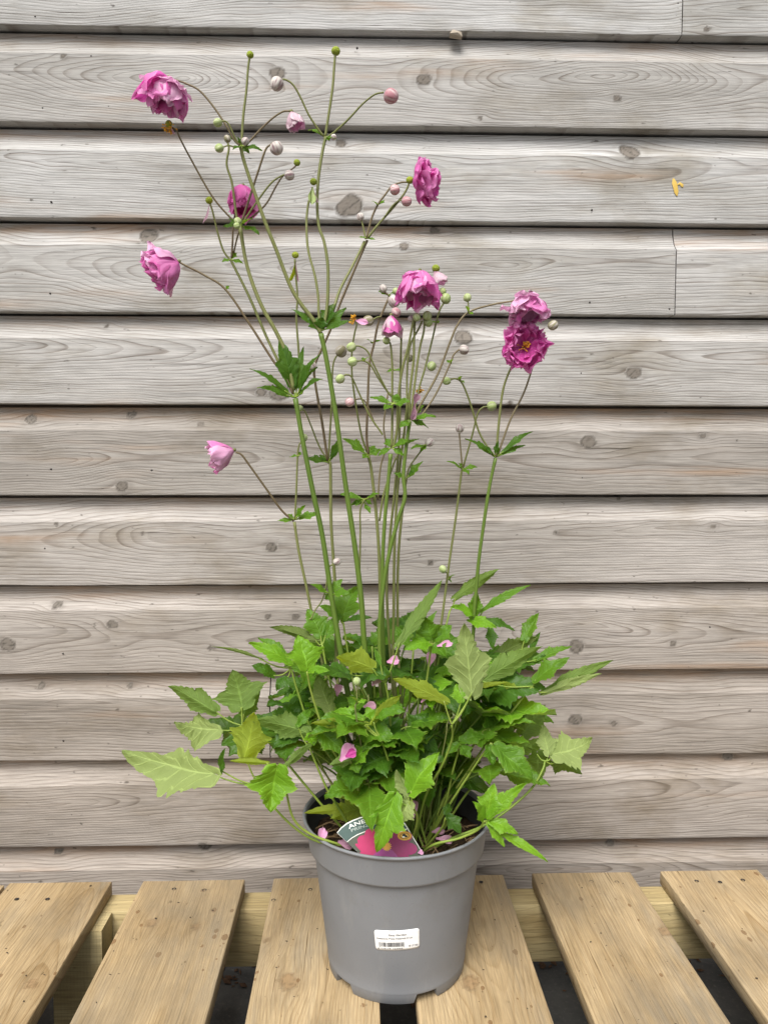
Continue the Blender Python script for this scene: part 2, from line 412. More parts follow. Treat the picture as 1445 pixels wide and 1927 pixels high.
flakes('crumbs', pts, flat('dark_crumb', (.035, .025, .018), .9), 'dark crumbs of dirt scattered over the bench slats', .0008, .0026)
pts = [(random.uniform(-.7, .8), D - .012 - abs(random.gauss(0, .05)), .001) for k in range(420)]
flakes('leaf_litter', pts, flat('brown_litter', (.10, .055, .03), .9), 'dry brown leaf litter on the paving along the wall', .003, .011)

# ================================================================== pot
PX, PY = .0428, .957; PH = .196; RS = 1.05
pot = tag(empty('plant_pot', (PX, PY, ZT)), 'grey plastic plant pot with white price sticker standing on the bench slats', 'plant pot')
def potmat():
    b = NB('grey_plastic'); o = b.obj(); n = b.noise(o, 7, 4); n2 = b.noise(o, 320, 3); n3 = b.noise(b.obj((1, 1, .30)), 30, 5, .68)
    col = b.ramp(n, [(.3, (.165, .172, .184)), (.7, (.205, .212, .224))], True)
    col = b.mix(b.ramp(n3, [(.56, 0.), (.80, .42)]), col, (.29, .285, .27))
    col = b.mix(b.ramp(n2, [(.68, 0.), (.76, .4)]), col, (.09, .085, .08))
    n4 = b.noise(b.obj((1, 1, 1), (4.2, 1.3, 7.7)), 11, 6, .7)
    col = b.mix(b.ramp(n4, [(.55, 0.), (.72, .35)]), col, (.15, .14, .125))
    return b.done(b.bsdf(col, b.ramp(n3, [(.3, .46), (.7, .62)]), .4, b.bump(n2, .12, .0006)))
M['pot'] = potmat()
M['potin'] = flat('black_inner_plastic', (.02, .021, .022), .5)
def rprof(z):          # outer radius of the pot wall at height z
    return (.0835 + (.1005 - .0835) * (z - .012) / .149) * RS
def lathe(pr, n=96, cx=PX, cy=PY, cz=ZT, a0=0, a1=2 * math.pi, closed=True):
    V = []; F = []; m_ = len(pr); N = n if closed else n + 1
    for k in range(N):
        a = a0 + (a1 - a0) * k / n
        for (r, z) in pr: V.append((cx + r * RS * math.sin(a), cy - r * RS * math.cos(a), cz + z * PH / .201))
    for k in range(n):
        for j in range(m_ - 1):
            q = k * m_ + j; s_ = ((k + 1) % N) * m_ + j; F.append((q, s_, s_ + 1, q + 1))
    return V, F
pr = [(.0, .016), (.078, .016), (.0815, .0125), (.0834, .0118), (.0842, .0132), (.0838, .0155)] + [(rprof(.0155 + .143 * k / 8) / RS, .0155 + .143 * k / 8) for k in range(1, 9)]
V, F = lathe(pr + [(rprof(.161) / RS, .1612)]); b_ = mesh('body', V, F)
try: b_.set_sharp_from_angle(angle=math.radians(50))
except Exception: pass
link('body', b_, pot, M['pot'])
pr = [(rprof(.161) / RS - .0015, .1605), (.1045, .1605), (.1058, .1617), (.1062, .164), (.1098, .194), (.1104, .1965), (.1128, .1978), (.1136, .1992), (.1136, .2006), (.1126, .2015), (.1108, .2013), (.1098, .2000), (.1088, .196)]
V, F = lathe(pr, 128); V = [(x, y, z + (  .00015 * math.sin(17 * math.atan2(y - PY, x - PX)) * (z > ZT + .195)) ) for x, y, z in V]
b_ = mesh('rim', V, F)
try: b_.set_sharp_from_angle(angle=math.radians(55))
except Exception: pass
link('rim', b_, pot, M['pot'])
pr = [(.1088, .196), (.1035, .165), (.0965, .1605), (.0955, .150), (.0820, .0165)]
V, F = lathe(pr, 96); link('inner_wall', mesh('inner_wall', V, F), pot, M['potin'])
for k in range(5):
    g = math.radians(22 + 72 * k); a0 = g + math.radians(8); a1 = g + math.radians(64)
    pr = [(.077, .0162), (.077, .0), (.0815, .0), (.0824, .001), (.0838, .0125), (.077, .0162)]
    V = []; F = []; n = 20; mm = len(pr) - 1
    for q in range(n + 1):
        t = q / n
        for j in range(mm):
            r, z = pr[j][0] * RS, pr[j][1]; sl = .05 * (1 - z / .0135)     # slanted foot ends
            a = (a0 + sl) + (a1 - a0 - 2 * sl) * t
            V.append((PX + r * math.sin(a), PY - r * math.cos(a), ZT + z))
    for q in range(n):
        for j in range(mm):
            F.append((q * mm + j, (q + 1) * mm + j, (q + 1) * mm + (j + 1) % mm, q * mm + (j + 1) % mm))
    F.append(tuple(reversed(range(mm)))); F.append(tuple(range(n * mm, (n + 1) * mm)))
    b_ = mesh('foot', V, F)
    try: b_.set_sharp_from_angle(angle=math.radians(40))
    except Exception: pass
    link('foot', b_, pot, M['pot'])
# price sticker: 2-D layout in metres wrapped on the pot wall
M['paper'] = flat('white_paper', (.86, .86, .85), .5, .3); M['ink'] = flat('black_ink', (.03, .03, .035), .6); M['ink2'] = flat('grey_ink', (.10, .10, .11), .6)
STA, STZ = math.radians(-2.0), .086; tilt = math.radians(3.0)
def wrap(x, y, off):
    c, s_ = math.cos(tilt), math.sin(tilt); x, y = x * c - y * s_, x * s_ + y * c
    z = STZ + y; r = rprof(z * .201 / PH) + off; a = STA + x / rprof(STZ)
    return (PX + r * math.sin(a), PY - r * math.cos(a), ZT + z)
SW, SH = .0525, .0255
V = []; F = []; nx, ny = 24, 10
for off in (.0004, -.0006):
    for j in range(ny + 1):
        for i in range(nx + 1):
            x = (i / nx - .5) * SW; y = (j / ny - .5) * SH
            cr = .0032; ex = abs(x) - (SW / 2 - cr); ey = abs(y) - (SH / 2 - cr)
            if ex > 0 and ey > 0:
                l_ = math.hypot(ex, ey); mx = max(ex, ey)
                x = math.copysign(SW / 2 - cr + ex * mx / l_, x); y = math.copysign(SH / 2 - cr + ey * mx / l_, y)
            V.append(wrap(x, y, off))
q_ = (nx + 1) * (ny + 1)
for j in range(ny):
    for i in range(nx):
        a = j * (nx + 1) + i; F.append((a, a + 1, a + nx + 2, a + nx + 1))
rimidx = [i for i in range(nx + 1)] + [(j + 1) * (nx + 1) - 1 for j in range(1, ny + 1)] + [ny * (nx + 1) + i for i in range(nx - 1, -1, -1)] + [j * (nx + 1) for j in range(ny - 1, 0, -1)]
for k in range(len(rimidx)):
    a, b2 = rimidx[k], rimidx[(k + 1) % len(rimidx)]; F.append((b2, a, a + q_, b2 + q_))
stk = link('price_sticker', mesh('price_sticker', V, F), pot, M['paper'])
stk['label'] = 'white rounded price sticker with barcode'
def text_mesh(s_, size, bold=0):
    cu = bpy.data.curves.new('txt', 'FONT'); cu.body = s_; cu.size = size; cu.offset = bold; cu.resolution_u = 2
    o = bpy.data.objects.new('txt', cu); C.objects.link(o)
    dg = bpy.context.evaluated_depsgraph_get(); dg.update()
    me = bpy.data.meshes.new_from_object(o.evaluated_get(dg))
    bpy.data.objects.remove(o); return me
# sticker object sits at the origin of world space, so its children only inherit the pot's transform
stk_fn = lambda x, y: wrap(x, y, .0007)
def put_st(name, s_, size, x, y, mat, bold, wfit):
    me = text_mesh(s_, size, bold); wd = max(v.co.x for v in me.vertices); k = wfit / wd
    for v in me.vertices: v.co = Vector(stk_fn(x + v.co.x * k, y + v.co.y))
    me.materials.clear(); me.materials.append(mat); me.update()
    o = bpy.data.objects.new(name, me); C.objects.link(o); o.parent = stk
put_st('lettering', 'Easy Garden', .0031, -.0095, .0062, M['ink2'], .00006, .0205)
put_st('lettering', 'Anemone Prinz Heinrich 5 Ltr', .0030, -.0240, .0016, M['ink2'], .00006, .0420)
put_st('lettering', '8 718178 163068', .0023, -.0235, -.0112, M['ink2'], .00004, .0295)
put_st('lettering', '€17.95', .0031, .0130, -.0093, M['ink2'], .00006, .0110)
V = []; F = []; x = -.0215; r2 = random.Random(5)
while x < .0075:
    w_ = r2.choice((.0003, .0004, .0006, .0009)); lo = -.0092 if (x < -.0208 or x > .0068) else -.0080
    n = len(V); V += [wrap(x, lo, .0007), wrap(x + w_, lo, .0007), wrap(x + w_, -.0025, .0007), wrap(x, -.0025, .0007)]; F.append((n, n + 1, n + 2, n + 3)); x += w_ + r2.choice((.0003, .0004, .0007))
o = link('barcode', mesh('barcode', V, F, False), None, M['ink']); o.parent = stk

# ---- soil
def soil():
    b = NB('potting_soil'); o = b.obj(); n = b.noise(o, 60, 5, .7); n2 = b.noise(o, 400, 3)
    col = b.ramp(n, [(.35, (.012, .008, .005)), (.65, (.06, .038, .022))], True)
    col = b.mix(b.ramp(n2, [(.6, 0.), (.7, .6)]), col, (.14, .09, .05))
    mat = b.done(b.bsdf(col, .95, .1, b.bump(n, 1, .006)))
    V = []; F = []; n1, n2_ = 22, 64
    for j in range(n1 + 1):
        for k in range(n2_):
            r = .1030 * RS * j / n1; a = 6.28318 * k / n2_
            x, y = PX + r * math.sin(a), PY - r * math.cos(a)
            V.append((x, y, ZT + .167 + .010 * float(fbm(x * 40, y * 40, 55)) + .004 * float(fbm(x * 190, y * 190, 58)) - (.004 if j == n1 else 0)))
    for j in range(n1):
        for k in range(n2_):
            q = j * n2_ + k; s_ = j * n2_ + (k + 1) % n2_; F.append((q, q + n2_, s_ + n2_, s_))
    tag(link('potting_soil', mesh('soil', V, F), None, mat), 'dark brown potting soil filling the grey pot', kind='stuff')
    # fibres and straw bits
    V = []; F = []
    for k in range(260):
        r = .098 * math.sqrt(random.random()); a = random.uniform(0, 6.28); p = Vector((PX + r * math.sin(a), PY - r * math.cos(a), ZT + .170 + random.uniform(-.002, .005)))
        t = Vector((random.uniform(-1, 1), random.uniform(-1, 1), random.uniform(-.3, .3))).normalized() * random.uniform(.004, .014); s_ = t.cross(Vector((0, 0, 1))).normalized() * random.uniform(.0002, .0006)
        n = len(V); V += [p - t - s_, p - t + s_, p + t + s_, p + t - s_, p + Vector((0, 0, .002))]; F += [(n, n + 1, n + 4), (n + 1, n + 2, n + 4), (n + 2, n + 3, n + 4), (n + 3, n, n + 4)]
    tag(link('straw', mesh('straw', V, F, False), None, flat('straw', (.20, .13, .065), .8)), 'pale straw fibres lying on the potting soil', kind='stuff')
soil()
SOILZ = ZT + .166

# ================================================================== plant materials
def leafmat(name, top1, top2, und, trans, edge=(.30, .34, .06), tm=.45):
    b = NB(name)
    tc = b.n('TexCoord'); sp = b.n('SeparateXYZ'); b.l(tc.outputs['UV'], sp.inputs[0])
    k = b.math('ABSOLUTE', b.math('SUBTRACT', b.math('MULTIPLY', sp.outputs[0], 2), 1)); u = sp.outputs[1]
    mid = b.ramp(k, [(.0, 1.), (.035, .8), (.07, 0.)])
    lv = b.math('FRACT', b.math('MULTIPLY', b.math('SUBTRACT', u, b.math('MULTIPLY', k, .22)), 6.0))
    lat_ = b.ramp(lv, [(.0, .55), (.06, .7), (.13, 0.), (.9, 0.), (1., .55)])
    vein = b.math('MAXIMUM', mid, lat_)
    o = b.obj(); n = b.noise(o, 38, 4, .6); n2 = b.noise(o, 420, 3, .6); n3 = b.noise(o, 150, 2); rn = b.rnd()
    geo = b.n('NewGeometry')
    f = b.math('ADD', b.math('MULTIPLY', n, .7), b.math('MULTIPLY', rn, .5), True)
    top = b.mix(f, top1, top2)
    top = b.mix(b.math('MULTIPLY', vein, .5), top, tuple(min(1, x * 1.8 + .02) for x in top2))
    top = b.mix(b.ramp(k, [(.86, 0.), (1., .38)]), top, edge)
    top = b.mix(b.ramp(n2, [(.6, 0.), (.75, .22)]), top, tuple(x * .5 for x in top1))
    ud = b.mix(b.math('MULTIPLY', vein, .75), b.mix(f, und, tuple(x * .78 for x in und)), tuple(min(1, x * 1.45) for x in und))
    ud = b.mix(b.ramp(n2, [(.55, 0.), (.75, .22)]), ud, tuple(x * .6 for x in und))
    # brown specks
    ud = b.mix(b.ramp(n3, [(.74, 0.), (.79, .6)]), ud, (.10, .06, .02))
    col = b.mix(geo.outputs['Backfacing'], top, ud)
    tr = b.mix(b.math('MULTIPLY', vein, .35), b.mix(rn, trans, tuple(x * .72 for x in trans)), tuple(x * .55 for x in trans))
    nm = b.bump(b.math('ADD', b.math('MULTIPLY', vein, -1.0), b.math('MULTIPLY', n2, .5)), .55, .0012)
    x = b.n('BsdfPrincipled'); b.l(col, x.inputs['Base Color']); b.val(x.inputs['Roughness'], b.mix(geo.outputs['Backfacing'], (.42, .42, .42), (.7, .7, .7))); x.inputs['Specular IOR Level'].default_value = .33; b.l(nm, x.inputs['Normal'])
    t_ = b.n('BsdfTranslucent'); b.l(tr, t_.inputs[0]); b.l(nm, t_.inputs['Normal'])
    mx = b.n('MixShader'); mx.inputs[0].default_value = tm; b.l(x.outputs[0], mx.inputs[1]); b.l(t_.outputs[0], mx.inputs[2])
    return b.done(mx.outputs[0])
M['bright'] = leafmat('leaf_bright', (.10, .27, .012), (.19, .40, .02), (.32, .44, .14), (.42, .62, .03), (.36, .48, .09))
M['mid'] = leafmat('leaf_mid', (.065, .175, .012), (.12, .265, .018), (.18, .28, .06), (.30, .48, .03))
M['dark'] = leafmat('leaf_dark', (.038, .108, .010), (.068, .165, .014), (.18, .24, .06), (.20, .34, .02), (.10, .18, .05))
M['pale'] = leafmat('leaf_pale', (.06, .17, .02), (.09, .24, .03), (.37, .47, .155), (.30, .44, .04))
M['yel'] = leafmat('leaf_backlit', (.16, .30, .02), (.24, .38, .03), (.36, .47, .06), (.70, .80, .04), tm=.62)  # glow of light through the leaf put into underside and translucent colours
def stemmat(name, c1, c2):
    b = NB(name); o = b.obj(); n = b.noise(b.obj((1, 1, .2)), 55, 3); n2 = b.noise(o, 600, 2)
    col = b.mix(b.math('ADD', n, b.math('MULTIPLY', b.math('SUBTRACT', b.rnd(), .5), .5), True), c1, c2)
    return b.done(b.bsdf(col, .5, .35, b.bump(n2, .2, .0005)))
M['sg'] = stemmat('stem_green', (.070, .125, .014), (.135, .20, .032))
M['so'] = stemmat('stem_olive', (.12, .135, .035), (.20, .21, .075))
M['sb'] = stemmat('stem_brown', (.12, .08, .045), (.19, .16, .085))
M['sp'] = stemmat('petiole', (.13, .22, .025), (.27, .33, .06))
def petalmat(name, c1, c2, pale, streak=.35, trs=.35):
    b = NB(name); tc = b.n('TexCoord'); sp = b.n('SeparateXYZ'); b.l(tc.outputs['UV'], sp.inputs[0])
    mp = b.n('Mapping'); mp.inputs['Scale'].default_value = (26, 1.6, 1); b.l(tc.outputs['UV'], mp.inputs[0])
    st = b.noise(mp.outputs[0], 1, 3, .6); o = b.obj(); n = b.noise(o, 60, 3); rn = b.rnd()
    col = b.mix(b.math('ADD', b.math('MULTIPLY', n, .6), b.math('MULTIPLY', rn, .5), True), c1, c2)
    col = b.mix(b.math('MULTIPLY', b.ramp(st, [(.35, 0.), (.65, 1.)]), streak), col, pale)
    geo = b.n('NewGeometry'); col = b.mix(b.math('MULTIPLY', geo.outputs['Backfacing'], .35), col, pale)
    kk = b.math('ABSOLUTE', b.math('SUBTRACT', b.math('MULTIPLY', sp.outputs[0], 2), 1))
    rim_ = b.math('MAXIMUM', b.ramp(kk, [(.78, 0.), (1., .42)]), b.ramp(sp.outputs[1], [(.84, 0.), (1., .5)]))
    col = b.mix(rim_, col, pale)
    col = b.mix(b.ramp(sp.outputs[1], [(.0, .5), (.35, 0.)]), col, tuple(x * .7 for x in c1))
    nm = b.bump(st, .4, .0008)
    x = b.n('BsdfPrincipled'); b.l(col, x.inputs['Base Color']); x.inputs['Roughness'].default_value = .55; x.inputs['Specular IOR Level'].default_value = .3; b.l(nm, x.inputs['Normal'])
    t_ = b.n('BsdfTranslucent'); b.l(col, t_.inputs[0])
    mx = b.n('MixShader'); mx.inputs[0].default_value = trs; b.l(x.outputs[0], mx.inputs[1]); b.l(t_.outputs[0], mx.inputs[2])
    return b.done(mx.outputs[0])
M['pink'] = petalmat('petal_pink', (.72, .08, .46), (.88, .22, .61), (.94, .48, .77), .28, trs=.5)
M['mag'] = petalmat('petal_magenta', (.62, .03, .34), (.79, .10, .49), (.88, .33, .66), .25, .5)
M['light'] = petalmat('petal_light_pink', (.74, .26, .54), (.84, .40, .66), (.92, .62, .80), .4)
M['stripe'] = petalmat('petal_striped', (.42, .05, .20), (.62, .22, .42), (.85, .76, .78), .9)
M['wilt'] = petalmat('petal_wilted', (.34, .14, .24), (.46, .24, .34), (.60, .40, .46), .5)
def budmat(name, c1, c2, c3):
    b = NB(name); s_ = b.attr('seam'); la = b.attr('lat'); o = b.obj(); n = b.noise(o, 300, 3); rn = b.rnd()
    mp = b.n('Mapping'); mp.inputs['Scale'].default_value = (1, 1, .22)
    col = b.mix(b.math('ADD', b.math('MULTIPLY', n, .5), b.math('MULTIPLY', rn, .45), True), c1, c2)
    col = b.mix(b.math('MULTIPLY', s_, .85), col, c3)
    return b.done(b.bsdf(col, .6, .3, b.bump(n, .25, .0008)))
M['bg'] = budmat('bud_green', (.24, .33, .10), (.38, .45, .19), (.50, .52, .34))
M['bw'] = budmat('bud_silky', (.50, .47, .42), (.62, .58, .54), (.17, .06, .09))
M['bp'] = budmat('bud_pink', (.36, .14, .18), (.48, .28, .28), (.70, .62, .60))
M['bd'] = budmat('bud_purple_green', (.20, .17, .10), (.26, .26, .13), (.58, .52, .50))
def headmat():
    b = NB('seed_head'); o = b.obj(); vo = b.n('TexVoronoi'); b.l(o, vo.inputs['Vector']); vo.inputs['Scale'].default_value = 900
    col = b.mix(b.math('MULTIPLY', vo.outputs['Distance'], 1.4, True), (.50, .55, .06), (.30, .38, .04)); col = b.mix(b.math('MULTIPLY', b.rnd(), .55), col, (.14, .19, .03))
    return b.done(b.bsdf(col, .7, .2, b.bump(b.math('MULTIPLY', vo.outputs['Distance'], -1), .8, .0012)))
M['head'] = headmat()
M['stamen'] = flat('stamen_orange', (.72, .36, .02), .6)

plant = tag(empty('anemone_plant', (PX, PY, SOILZ)), 'tall anemone with ruffled pink flowers, round buds and lobed green leaves in the grey pot', 'plant')

# ---- stems
def spline(pts, n=6):
    pts = [Vector(p) for p in pts]; q = [pts[0] * 2 - pts[1]] + pts + [pts[-1] * 2 - pts[-2]]; out = []
    for i in range(1, len(q) - 2):
        for k in range(n):
            t = k / n; a, b, c, d = q[i - 1], q[i], q[i + 1], q[i + 2]
            out.append(.5 * ((2 * b) + (c - a) * t + (2 * a - 5 * b + 4 * c - d) * t * t + (3 * b - a - 3 * c + d) * t ** 3))
    out.append(pts[-1]); return out
def tube(pts, r0, r1, ns=8, n=6, swell=True):
    ps = spline(pts, n) if len(pts) > 2 else [Vector(pts[0]).lerp(Vector(pts[1]), k / 4) for k in range(5)]
    V = []; F = []; N = len(ps); ref = Vector((.3, -1, .2))
    for i, p in enumerate(ps):
        t = (ps[min(i + 1, N - 1)] - ps[max(i - 1, 0)]).normalized(); a = t.cross(ref).normalized(); b = t.cross(a)
        f = i / (N - 1); r = r0 + (r1 - r0) * f
        r *= 1 + .09 * float(vn(i * .35 + p.x * 90, p.z * 3, 811))
        if swell: r *= 1 + .35 * math.exp(-((1 - f) * N / 1.2) ** 2) * .6
        for k in range(ns):
            an = 6.28318 * k / ns; V.append(p + a * (r * math.cos(an)) + b * (r * math.sin(an)))
    for i in range(N - 1):
        for k in range(ns):
            q = i * ns + k; s_ = i * ns + (k + 1) % ns; F.append((q, s_, s_ + ns, q + ns))
    F.append(tuple(reversed(range(ns)))); F.append(tuple(range((N - 1) * ns, N * ns)))
    return V, F
def stem(px, d0, d1, r0, r1, mat='so', parent=None, name='stem', soil=None):
    """px: photograph points from the bottom up; r in photograph pixels"""
    n = len(px); pts = []
    L = [0]
    for i in range(1, n): L.append(L[-1] + math.hypot(px[i][0] - px[i - 1][0], px[i][1] - px[i - 1][1]))
    for (x, y), l_ in zip(px, L): pts.append(P(x, y, d0 + (d1 - d0) * l_ / max(L[-1], 1)))
    if soil: pts = [Vector((PX + soil[0], PY + soil[1], SOILZ - .004))] + pts
    V, F = tube(pts, r0 / FPX * d0, r1 / FPX * d1)
    return link(name, mesh(name, V, F), parent or plant, M[mat])

# ---- leaflets
TOCAM = lambda p: (CAM - p).normalized()
def leaflet_mesh(base, tip, hw, side, seed, lob=1.0, fold=.30, bend=.5, teeth=9, extra=0):
    """side T: upper face seen, U: underside seen (natural), P: underside turned to the light, E: upper face seen steeply"""
    rs = random.Random(seed)
    chord = tip - base; L = chord.length; yv = chord.normalized(); c = TOCAM(base); z = Vector((0, 0, 1)); sx = Vector((1, 0, 0))
    j = sx * rs.uniform(-.35, .35)
    if side == 'T': nv = c * .75 + z * .75 + j
    elif side == 'E': nv = c * .35 + z * .95 + j
    elif side == 'U': nv = -(c * .9 - z * .28 + j)
    elif side == 'P': nv = -(c * .75 + z * .65 + j * .5)
    else: nv = c * .2 + z + j
    nv = (nv - yv * nv.dot(yv)); nv.normalize(); xv = yv.cross(nv)
    rows = teeth * 5 + 3; cols = 8
    V = []; F = []; UV = []
    us = np.linspace(0, 1, rows + 1)
    # bent midrib
    ang = [(u - .35) * -bend for u in us]; my = [0.]; mz = [0.]
    for i in range(rows): my.append(my[-1] + math.cos(ang[i]) / rows); mz.append(mz[-1] + math.sin(ang[i]) / rows)
    cl = math.hypot(my[-1], mz[-1]); th = math.atan2(mz[-1], my[-1])
    asym = rs.uniform(-.12, .12); nph = rs.uniform(0, 50)
    for i, u in enumerate(us):
        if u < .38: ws = lob * (.20 + .80 * (u / .38) ** .55)
        else: ws = lob * max(0., 1 - ((u - .38) / .235) ** 1.5) if u < .61 else 0
        q = max(0., min(1., (u - .28) / .72)); wc = (.57 * (1 - q ** 1.9) ** .9) * (1 if u > .28 else .3 + .7 * (u / .28))
        if u < .02: ws *= .35; wc *= .35
        wd = max(wc, ws, .010)
        t1_ = (u * teeth * (1 + .08 * math.sin(nph)) + .3) % 1; t2_ = (u * teeth * 2.03 + .1) % 1
        if .05 < u < .985: wd *= 1 + .29 * (t1_ - .5) * (.65 + .35 * math.sin(nph + 9 * u)) + .06 * (t2_ - .5)
        y0 = (my[i] * math.cos(-th) - mz[i] * math.sin(-th)) / cl; z0 = (my[i] * math.sin(-th) + mz[i] * math.cos(-th)) / cl
        for k in range(cols + 1):
            kk = k / cols * 2 - 1; s_ = abs(kk)
            w_ = wd * hw * (1 + asym * (1 if kk > 0 else -1))
            x = kk * w_
            fwd = (.10 * (1 - u) * s_ * (1.1 if ws > wc else .6)) * L * (u > .05) - .09 * L * (1 - u) ** 8 * s_ * 1.0
            vein = math.sin((u - .22 * s_) * 6.2832 * 6)
            zz_ = z0 * L + abs(x) * fold - (x * x) / (hw + 1e-6) * (fold * .55) + hw * .06 * vein * s_ * (1 - s_ * .5)
            zz_ += hw * .38 * float(vn(u * 3 + nph, kk * 1.3, 300 + seed % 40)) + hw * .10 * float(vn(u * 9 + nph, kk * 4, 340)) * s_
            V.append(base + xv * x + yv * (y0 * L + fwd) + nv * zz_); UV.append((k / cols, u))
    n = cols + 1
    for i in range(rows):
        for k in range(cols):
            q = i * n + k; F.append((q, q + 1, q + n + 1, q + n))
    return mesh('leaflet', V, F, True, None, UV)
_ls = [0]
def leaflet(parent, base, tip, hw, side='T', mat='mid', lob=1.0, fold=.30, bend=None, teeth=9):
    _ls[0] += 1
    bd = bend if bend is not None else random.uniform(.25, .8) * (1 if side in 'TE' else .7)
    me = leaflet_mesh(base, tip, hw, side, _ls[0] * 7 + 3, lob, fold + (.16 if side in 'UP' else 0), bd * (1.5 if side in 'UP' else 1), teeth)
    # make sure the face normal agrees with nv (upper side)
    return link('leaflet', me, parent, M[mat])
def petiole(parent, pts, r0, r1, mat='sp', name='petiole'):
    V, F = tube(pts, r0, r1, 7, 6, False); return link(name, mesh(name, V, F), parent, M[mat])
def soilpt(dx=None, dy=None):
    return Vector((PX + (random.uniform(-.06, .06) if dx is None else dx), PY + (random.uniform(-.05, .05) if dy is None else dy), SOILZ - .003))
def leaf(node, pet, lfs, pd=None, root=None):
    """node (x,y,d); pet: photo points from node towards the soil; lfs: (bx,by,tx,ty,hw_px,side,mat,dd,lobe)"""
    n0 = P(*node); g = empty('leaf', n0, plant)
    d = node[2]; npt = len(pet); rd = pd if pd is not None else .90
    pts = [P(x, y, d + (rd - d) * (k + 1) / (npt + 1)) for k, (x, y) in enumerate(pet)]
    rt = root if root is not None else soilpt(*( (max(-.075, min(.075, (pts[-1].x - PX) * .6)), max(-.075, min(.06, (pts[-1].y - PY) * .6))) if pts else (None, None)))
    petiole(g, [rt] + list(reversed(pts)) + [n0], .0017, .0012)
    for (bx, by, tx, ty, hw, side, mat, dd, lob) in lfs:
        b = P(bx, by, d + dd * .15); t = P(tx, ty, d + dd); h = hw / FPX * d
        if (b - n0).length > .006: petiole(g, [n0, n0.lerp(b, .5) + Vector((0, 0, -.003)), b + (t - b) * .02], .0011, .0008, 'sp', 'petiolule')
        leaflet(g, b, t, h * 1.2, side, mat, lob * .97)
    return g
